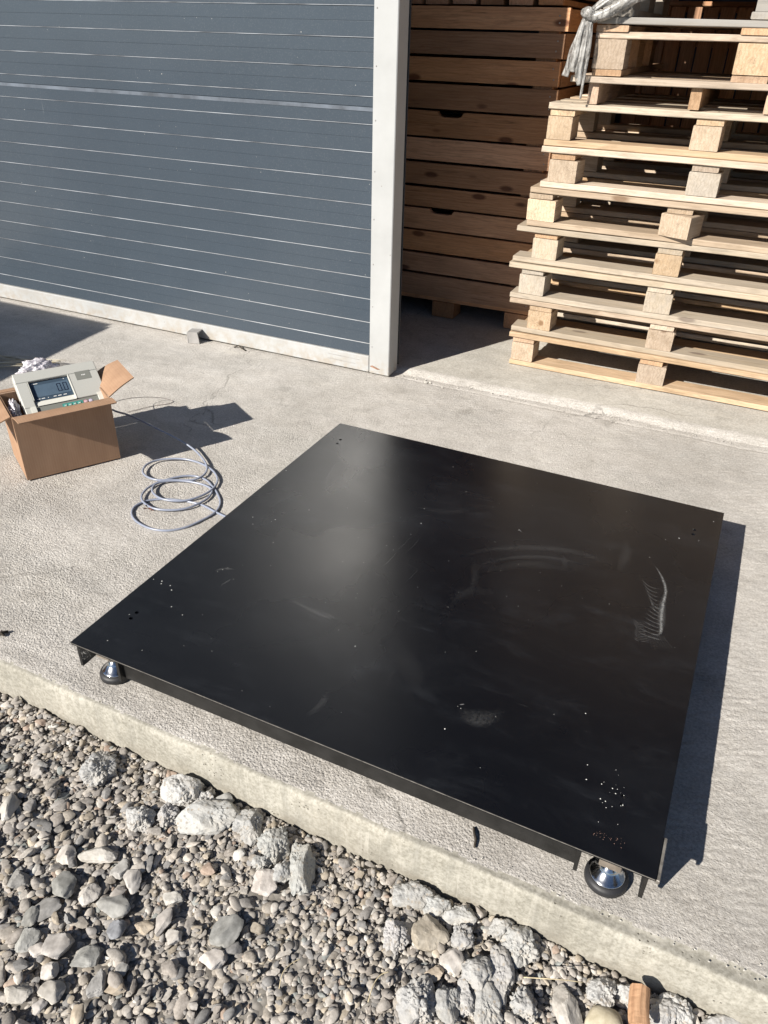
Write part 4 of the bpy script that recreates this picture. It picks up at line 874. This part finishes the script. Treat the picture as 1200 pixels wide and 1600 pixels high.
# the larger stones that can be told apart: u, v, width px, height px, kind, tilt, label
big=[
(152,1193,46,50,'c','rough grey lump of concrete by the slab at the left, standing alone above the pebbles'),
(218,1268,44,36,'c','grey crumbly concrete lump away from the slab, left of the long whitish lump'),
(285,1226,58,46,'c','rounded crumbly concrete lump hard against the slab edge'),
(318,1238,28,26,'c','small crumbly concrete piece between two larger lumps against the slab'),
(347,1237,32,26,'s','small wedge of pale grey stone touching the slab face'),
(258,1262,30,34,'c','small rough concrete lump beside the long whitish one'),
(322,1267,86,42,'c','long whitish crumbly concrete lump lying along the slab, widest of the row'),
(389,1277,42,46,'c','pitted whitish concrete lump one place right of the longest lump'),
(428,1306,40,54,'c','white crumbly concrete lump near the slab, above the pale boulder'),
(408,1336,26,30,'c','small bluish grey concrete lump just above the pale boulder'),
(441,1352,28,26,'c','small dark hollowed concrete lump right of the pale boulder'),
(469,1345,40,82,'c','tall narrow white concrete lump standing crosswise to the slab'),
(413,1371,42,38,'a','pale angular boulder with a flat ringed top among the pebbles'),
(355,1444,44,52,'p','smooth grey wedge-shaped slab in the middle of the pebbles',),
(333,1485,42,32,'a','light grey angular rock below the grey wedge-shaped slab'),
(267,1391,32,22,'a','flat oblong pale stone with rounded corners'),
(254,1425,24,38,'a','upright pale oval stone below the flat oblong one'),
(270,1451,24,26,'a','white egg-shaped stone lying at a slant'),
(222,1434,26,22,'t','tan angular stone among grey ones'),
(10,1246,30,44,'a','large white stone cut by the left edge of the photograph'),
(103,1326,30,32,'a','pinkish white angular stone below the left pebbles'),
(153,1322,54,26,'a','pair-like long pale stone with a bright ridge'),
(96,1372,46,44,'p','upper part of a big smooth dark grey slab at the left'),
(70,1404,36,36,'p','lower part of a big smooth dark grey slab at the left'),
(25,1361,32,28,'g','mid grey block near the left edge of the photograph'),
(186,1347,28,28,'g','grey split stone with a sharp upper edge'),
(204,1362,26,36,'a','triangular pale stone pointing upwards'),
(132,1387,32,30,'a','round speckled pale stone beside the big dark slab'),
(173,1404,44,30,'g','broad grey speckled stone right of the round pale one'),
(43,1421,22,36,'g','bottle-shaped grey stone near the left edge'),
(35,1456,34,34,'g','lumpy grey stone below the bottle-shaped one'),
(53,1471,38,24,'a','low pale stone lying flat near the left edge'),
(87,1468,38,44,'a','big cracked pale stone with shaded hollow'),
(135,1480,48,40,'p','large smooth grey triangular stone in the lower left'),
(176,1443,28,30,'b','bluish dark grey stone among pale ones'),
(72,1500,28,26,'a','white angular stone left of the large triangular one'),
(151,1522,28,42,'g','leaf-shaped dark grey stone standing on edge'),
(178,1531,40,18,'t','long thin tan stone lying level'),
(72,1538,40,28,'a','bright rounded stone near the lower left corner'),
(21,1541,40,30,'a','bright stone with a crest at the lower left edge'),
(58,1557,24,22,'a','small pale stone tucked under the bright rounded one'),
(117,1573,20,32,'t','brown and cream upright stone at the bottom'),
(24,1592,30,26,'a','pale stone cut by the bottom edge at the far left'),
(185,1500,24,20,'g','grey pebble-like stone right of the triangular one'),
(52,1190,20,26,'a','white upright stone near the slab at the far left'),
(57,1183,24,18,'g','flat pale grey stone beside the upright white one'),
(645,1388,62,32,'c','crumbly concrete ridge along the slab, below the middle of the platform'),
(682,1403,50,26,'c','second crumbly concrete piece along the slab, right of the ridge'),
(722,1418,46,28,'c','rough concrete piece with stuck pebbles by the slab'),
(618,1452,36,42,'c','knobbly grey white concrete lump left of the brown-grey boulder'),
(642,1445,20,32,'a','slim white stone leaning beside the boulder'),
(673,1449,46,50,'r','brown-grey rough boulder in the lower middle'),
(722,1456,36,34,'c','grey crystalline concrete lump right of the boulder'),
(708,1487,34,36,'a','sharp white angular rock below the boulder'),
(683,1508,28,22,'t','tan flat-topped stone under the white angular rock'),
(748,1512,50,44,'c','large rounded concrete lump with shells of gravel'),
(784,1512,38,72,'c','tall concrete slab piece leaning to the right, with a reddish pebble stuck on top'),
(655,1556,58,56,'c','broad flat concrete piece at the bottom, cracked across'),
(701,1556,36,50,'c','concrete piece leaning on the broad flat one'),
(729,1550,28,46,'c','narrow white concrete block standing between two larger pieces'),
(762,1562,38,62,'c','long knobbly concrete lump at the bottom, right of the narrow block'),
(812,1468,50,56,'c','crumbly concrete heap near the slab with trapped pebbles'),
(785,1442,32,32,'c','small crumbly concrete lump against the slab'),
(892,1562,38,52,'a','cream faceted rock standing beside the round yellowish stone'),
(949,1588,62,54,'y','big smooth yellowish river stone at the bottom'),
(946,1543,46,36,'c','crumbly concrete mass just above the yellowish river stone'),
(1042,1582,48,46,'c','pale slab of broken concrete with a straight shaded edge, right of the wood'),
(1070,1552,40,44,'c','pale concrete lump between the broken slab and the step'),
(1128,1592,76,34,'c','long rough concrete lump in the lower right corner'),
(1055,1533,30,22,'c','small pink-grey concrete piece against the slab at the right'),
(820,1560,40,40,'c','broken concrete lump in the lower middle, left of the cream rock'),
(985,1540,30,24,'c','small crumbly piece touching the top of the wood'),
]
tint={'c':(0.45,0.447,0.435),'a':(0.48,0.45,0.41),'p':(0.29,0.285,0.27),'g':(0.34,0.33,0.31),'t':(0.42,0.36,0.28),'b':(0.235,0.245,0.255),'r':(0.33,0.29,0.24),'y':(0.47,0.42,0.31),'s':(0.42,0.41,0.39)}
I4=ico(4); I5=ico(5)
gst='larger stones and concrete lumps on the gravel'
# small gravel: thousands of pebbles dropped one after another
acc={1:[[],[],[]],2:[[],[],[]],3:[[],[],[]]}; cnt={1:0,2:0,3:0}
vv_all=[];ff_all=[];cc_all=[];nv=0
pal_c=np.array([(0.37,0.345,0.32),(0.42,0.39,0.355),(0.32,0.305,0.29),(0.46,0.425,0.38),(0.39,0.355,0.31),(0.29,0.285,0.28),(0.50,0.47,0.43),(0.43,0.38,0.31),(0.35,0.32,0.29),(0.40,0.375,0.345)])
HBL=None
def blur():
    global HBL
    k_=6; P_=np.pad(HM,k_,mode='edge'); c_=np.pad(P_,((1,0),(1,0))).cumsum(0).cumsum(1); w_=2*k_+1
    HBL=(c_[w_:,w_:]-c_[:-w_,w_:]-c_[w_:,:-w_]+c_[:-w_,:-w_])/(w_*w_)
def add_pebble(x,y,r,vis,lay):
    global nv
    if lay and r<0.0075 and HBL is not None:
        ii=min(nx-1,max(0,int((x-gx0)/cell))); kk_=max(0,min(ny-1,int((y-gy0)/cell)))
        if HM[ii,kk_]>HBL[ii,kk_]-0.0004: return
    a=r*rng.uniform(0.95,1.5); bb=r*rng.uniform(0.70,1.0); c=r*rng.uniform(0.30,0.54); th=rng.uniform(0,math.pi); ct,st_=math.cos(th),math.sin(th)
    if y+max(a,bb)*0.9>FY-0.001: y=FY-0.001-max(a,bb)*0.9
    if OC[min(nx-1,int((x-gx0)/cell)),max(0,min(ny-1,int((y-gy0)/cell)))]: return
    zc=drop(x,y,a*0.9,bb*0.9,ct,st_,c,(44 if r>0.0055 else 34) if lay else 50)
    if zc is None or zc>-0.058: return
    ang=rng.random()<(0.72 if x<0.55 and y<-0.15 else 0.45); q=(3 if (r>0.0085) else 2) if vis else 1
    if lay==0: q=1 if not vis else 2
    P_=PR[(q,int(ang))][rng.integers(12)]*np.array([a,bb,c])
    tl,ta=rng.normal(0,0.22),rng.uniform(0,6.28)
    R1=np.array([[ct,-st_,0],[st_,ct,0],[0,0,1]]); ax=np.array([math.cos(ta),math.sin(ta),0]); K=np.array([[0,0,ax[1]],[0,0,-ax[0]],[-ax[1],ax[0],0]])
    R2=np.eye(3)+math.sin(tl)*K+(1-math.cos(tl))*K@K
    V_=P_@(R2@R1).T+np.array([x,y,zc]); col=pal_c[rng.integers(len(pal_c))]*rng.uniform(0.66,1.10)*np.array([1.0,0.985,0.965])
    z_=rng.random()
    if z_<0.018: col=np.array([0.54,0.52,0.48])
    elif z_<0.036: col=np.array([0.36,0.28,0.225])
    elif z_<0.055: col=np.array([0.27,0.28,0.265])
    vv_all.append(V_); ff_all.append(FA[q]+nv); col=col*0.93; cc_all.append(np.tile([*col,1],(len(V_),1))); nv+=len(V_)
def region(n,rmin,rmax,vis,lay):
    k_=0
    while k_<n:
        x=rng.uniform(gx0+.02,gx1-.02); y=rng.uniform(gy0+.02,gy1-.004)
        if visible(x,y)!=vis: continue
        r=rmin*(rmax/rmin)**(rng.random()**1.9)
        if vis and x<0.35 and y<-0.2 and rng.random()<0.25: r*=1.35
        add_pebble(x,y,r,vis,lay); k_+=1
region(2000,0.006,0.011,True,0); region(600,0.0055,0.010,True,1); region(5200,0.009,0.018,False,0)
for idx,(u,v,wp,hp,kd,lab) in enumerate(big):
    zt=-0.074; p=at(u,v,zt); s=ppm(p); a=wp/s/2*1.05; bb=hp/s/2*1.12; 
    # keep the stone clear of the slab face
    cth,sth=Rc[0][0],Rc[0][1]; nrm_=math.hypot(cth,sth); cth/=nrm_; sth/=nrm_
    ext=math.sqrt((a*sth)**2+(bb*cth)**2); 
    if p.y+ext*0.92>FY-0.002: p.y=FY-0.002-ext*0.92
    c=min(a,bb)*(0.80 if kd in 'cr' else (0.35 if kd in 'p' else 0.58))
    HB=HM.copy(); zc=drop(p.x,p.y,a*0.95,bb*0.95,cth,sth,c*0.45,38); HM[:]=HB
    zc=max(zc,GZ+c*0.25); zc=min(zc,-0.062)
    dx_=hx2-p.x; dy_=hy2-p.y; OC|=((dx_*cth+dy_*sth)/(a*1.0))**2+((-dx_*sth+dy_*cth)/(bb*1.0))**2<1
    HM=np.where(((dx_*cth+dy_*sth)/(a*1.0))**2+((-dx_*sth+dy_*cth)/(bb*1.0))**2<1,np.maximum(HM,zc),HM)
    r_=np.random.default_rng(500+idx)
    if kd=='c':
        V_=I5[0].copy(); d=np.zeros(len(V_)); P_=r_.normal(size=(11,3)); P_/=np.linalg.norm(P_,axis=1)[:,None]; dd=r_.uniform(0.78,1.0,11); dots=V_@P_.T
        base=np.minimum(np.where(dots>.05,dd/np.maximum(dots,.05),9).min(1),1.2)
        sc_=max(a,bb)/0.03
        for i,q in enumerate(V_):
            w3=Vector((q[0]*a,q[1]*bb,q[2]*c))*90+Vector((idx*7.1,0,0)); vd=mnoise.voronoi(w3*1.7)[0][0]; vd2=mnoise.voronoi(w3*3.6)[0][0]
            mk_=min(1.0,max(0.10,0.55+2.6*mnoise.noise(w3*0.33+Vector((3,3,3))))); d[i]=0.0080*mnoise.fractal(w3*0.45,0.9,2.0,4)+((0.40-vd)*0.0115+(0.42-vd2)*0.0050)*mk_+0.0012*mnoise.fractal(w3*3.0,0.8,2.0,3)
        V_=V_*(base+d/max(a,bb)*0.85)[:,None]; Fz=I5[1]; mt_=M_chunk; sm=False
    elif kd=='y': V_=proto(I4,0,idx); Fz=I4[1]; mt_=M_rock; sm=True
    else:
        V_=proto(I4,1,900+idx); nz=np.array([mnoise.fractal(Vector(q)*2.6+Vector((idx,0,0)),0.8,2.0,4) for q in V_]); V_=V_*(1+0.06*nz)[:,None]; Fz=I4[1]; mt_=M_rock; sm=True
    V_=V_*np.array([a,bb,c]); me=npmesh('stone',V_,Fz,sm)
    tc=np.array(tint[kd])*r_.uniform(0.80,1.05)*(0.9 if kd=='c' else 1.0); tc=tc*(1+r_.uniform(-.012,.012,3)); ca=me.attributes.new('tint','FLOAT_COLOR','POINT'); ca.data.foreach_set('color',np.tile([*tc,1],(len(V_),1)).astype(np.float32).ravel())
    if sm and kd!='y': me.polygons.foreach_set('use_smooth',[False]*len(me.polygons)) if idx%3==0 else me.set_sharp_from_angle(angle=math.radians(28))
    nm_='concrete_lump' if kd=='c' else 'stone'
    o=link(nm_,me,mt_,None,(p.x,p.y,zc),(0,0,math.atan2(sth,cth))); tag(o,lab,'concrete lump' if kd=='c' else 'stone',gst)

region(3900,0.0043,0.0102,True,1); blur()

k0=0
while k0<120:
    x=rng.uniform(-0.25,0.62); y=rng.uniform(-0.62,-0.12)
    if visible(x,y): add_pebble(x,y,rng.uniform(0.0105,0.0155),True,1); k0+=1
region(5200,0.0034,0.0066,True,1); blur()
region(5200,0.0019,0.0036,True,1); HBL=None
region(5200,0.0065,0.014,False,1)
V_=np.concatenate(vv_all); F_=np.concatenate(ff_all); C_=np.concatenate(cc_all)
me=npmesh('gravel',V_,F_,True); ca=me.attributes.new('tint','FLOAT_COLOR','POINT'); ca.data.foreach_set('color',C_.astype(np.float32).ravel())
me.set_sharp_from_angle(angle=math.radians(38))
tag(link('gravel',me,M_gravel),'grey and tan loose gravel filling the ground below the slab','gravel',kind='stuff')
print('gravel tris',len(F_),'pebbles',len(vv_all))

# ------------------------------------------------------------------ little things
pa,pb_=at(999,1605,-0.064),at(1000,1546,-0.064); dv_=pb_-pa; ln_=dv_.length; c=(pa+pb_)/2
vs=[];fs=[];gr=[]; nr,nk=14,12
for i in range(nr+1):
    tt=i/nr; a=(tt-0.5)*ln_
    for k_ in range(nk):
        q=2*math.pi*k_/nk; wy=0.0175*math.cos(q)*(1-0.12*tt); wz=0.011*math.sin(q)*(0.75+0.5*tt); wy=max(-0.0155,wy)
        nn=mnoise.noise(Vector((a*40,wy*150,wz*150)))*0.0016+mnoise.noise(Vector((a*160,wy*400,wz*400)))*0.0008
        vs.append((a+(0.004*mnoise.noise(Vector((wy*300,wz*300,i))) if i in (0,nr) else 0),wy+nn+0.002*math.sin(tt*3),wz+nn)); gr.append((a,wy,wz))
for i in range(nr):
    for k_ in range(nk): fs.append((i*nk+k_,i*nk+(k_+1)%nk,(i+1)*nk+(k_+1)%nk,(i+1)*nk+k_))
fs.append(tuple(range(nk))[::-1]); fs.append(tuple(nr*nk+k_ for k_ in range(nk)))
me=mesh(vs,fs,'wood_offcut'); at_=me.attributes.new('grain','FLOAT_VECTOR','POINT'); at_.data.foreach_set('vector',np.array(gr,dtype=np.float32).ravel())
o=link('wood_offcut',me,wood('fresh_split_wood',(0.52,0.30,0.15),(0.36,0.18,0.08),(0.2,0.09,0.04),knots=0.1),None,(c.x,c.y,-0.060),(0,0,math.atan2(dv_.y,dv_.x)))
tag(o,'short orange-brown split wood offcut between the yellowish river stone and the broken concrete','wood offcut')
def stem(name,pts,r,mat,lab,cat):
    b=MB(); b.tube(catmull([at(*p) for p in pts],5),r,6); tag(b.build(name,mat),lab,cat)
stem('twig',[(740,1293,.004),(741,1302,.006),(743,1312,.005),(741,1324,.004)],lambda t:0.0024-0.001*abs(t-.5),M_twig,'short dark twig on the concrete just in front of the platform edge','twig')
stem('dry_grass',[(818,1527,-.061),(850,1529,-.056),(880,1531,-.054),(912,1535,-.058)],0.0009,M_straw,'long thin dry grass stem lying level across the stones','dry grass')
stem('dry_grass',[(575,1566,-.074),(583,1540,-.068),(594,1524,-.066),(608,1518,-.066)],0.0009,M_straw,'curved dry grass stem on the pebbles at the bottom middle','dry grass')
stem('dry_grass',[(436,1545,-.076),(442,1520,-.069),(456,1505,-.066),(470,1498,-.068)],0.0008,M_straw,'thin dry grass stem among the pebbles left of the bottom middle','dry grass')
c=at(232,797); b=MB()
for i in range(5):
    a=i*1.3; b.add([(0,0,0.003),(0.014*math.cos(a),0.014*math.sin(a),0.006+0.004*math.sin(3*a)),(0.010*math.cos(a+.5),0.010*math.sin(a+.5),0.012)],[(0,1,2)])
b.tube([(0,0,0.003),(0.01,-0.004,0.006),(0.022,0.0,0.003)],0.001,5)
tag(b.build('dry_leaf',M_leaf,None,(c.x,c.y,0.002)),'shrivelled reddish brown leaf lying inside the coil of cable','dry leaf')
c=at(3,992); b=MB(); b.tube([(-0.01,-0.012,0.004),(0,0,0.008),(0.008,0.012,0.004)],0.005,6,0.5); b.tube([(-0.006,0.006,0.004),(0.004,-0.004,0.009),(0.012,-0.002,0.004)],0.003,6)
tag(b.build('dark_debris',M_twig,None,(c.x,c.y,0.0)),'dark crumb of debris on the concrete at the left edge of the photograph','debris')
c=at(375,545); b=MB(); b.tube([(-0.03,0.0,0.003),(-0.008,0.006,0.012),(0.01,0.0,0.006),(0.04,-0.012,0.003)],0.004,6,0.6)
tag(b.build('dark_debris',M_twig,None,(c.x,min(c.y,1.855),0.0)),'dark curled scrap lying by the white bottom rail of the door','debris')
# crumbs of concrete lying on the slab, more along the ramp and the door
b=MB(); 
def crumb(x,y,z,r):
    v,f=I1; q=PR[(1,1)][rng.integers(12)]*np.array([r,r*0.8,r*0.6]); b.add([(x+a[0],y+a[1],z+a[2]) for a in q],[tuple(t) for t in f])
for _ in range(150):
    x=rng.uniform(-0.1,1.5); crumb(x,1.92+rng.normal(0,0.022),0.004,rng.uniform(0.001,0.0040))
for _ in range(60): crumb(rng.uniform(-2.2,-0.2),1.865-abs(rng.normal(0,0.02)),0.002,rng.uniform(0.001,0.0035))
for _ in range(120): crumb(rng.uniform(-1.8,1.5),rng.uniform(0.0,1.9),0.001,rng.uniform(0.0006,0.0014))
for _ in range(60): crumb(rng.uniform(0.9,1.45),FY+0.018+abs(rng.normal(0,0.010)),0.001,rng.uniform(0.0008,0.0024))
for x,y,r in ((0.02,1.895,0.011),(0.035,1.90,0.007),(0.10,1.88,0.006)): crumb(x,y,0.004,r)
tag(b.build('concrete_crumbs',simple('crumb_grey',(0.44,0.42,0.38),0.9,nscale=200)),'tiny crumbs of concrete scattered on the slab','crumbs',kind='stuff')
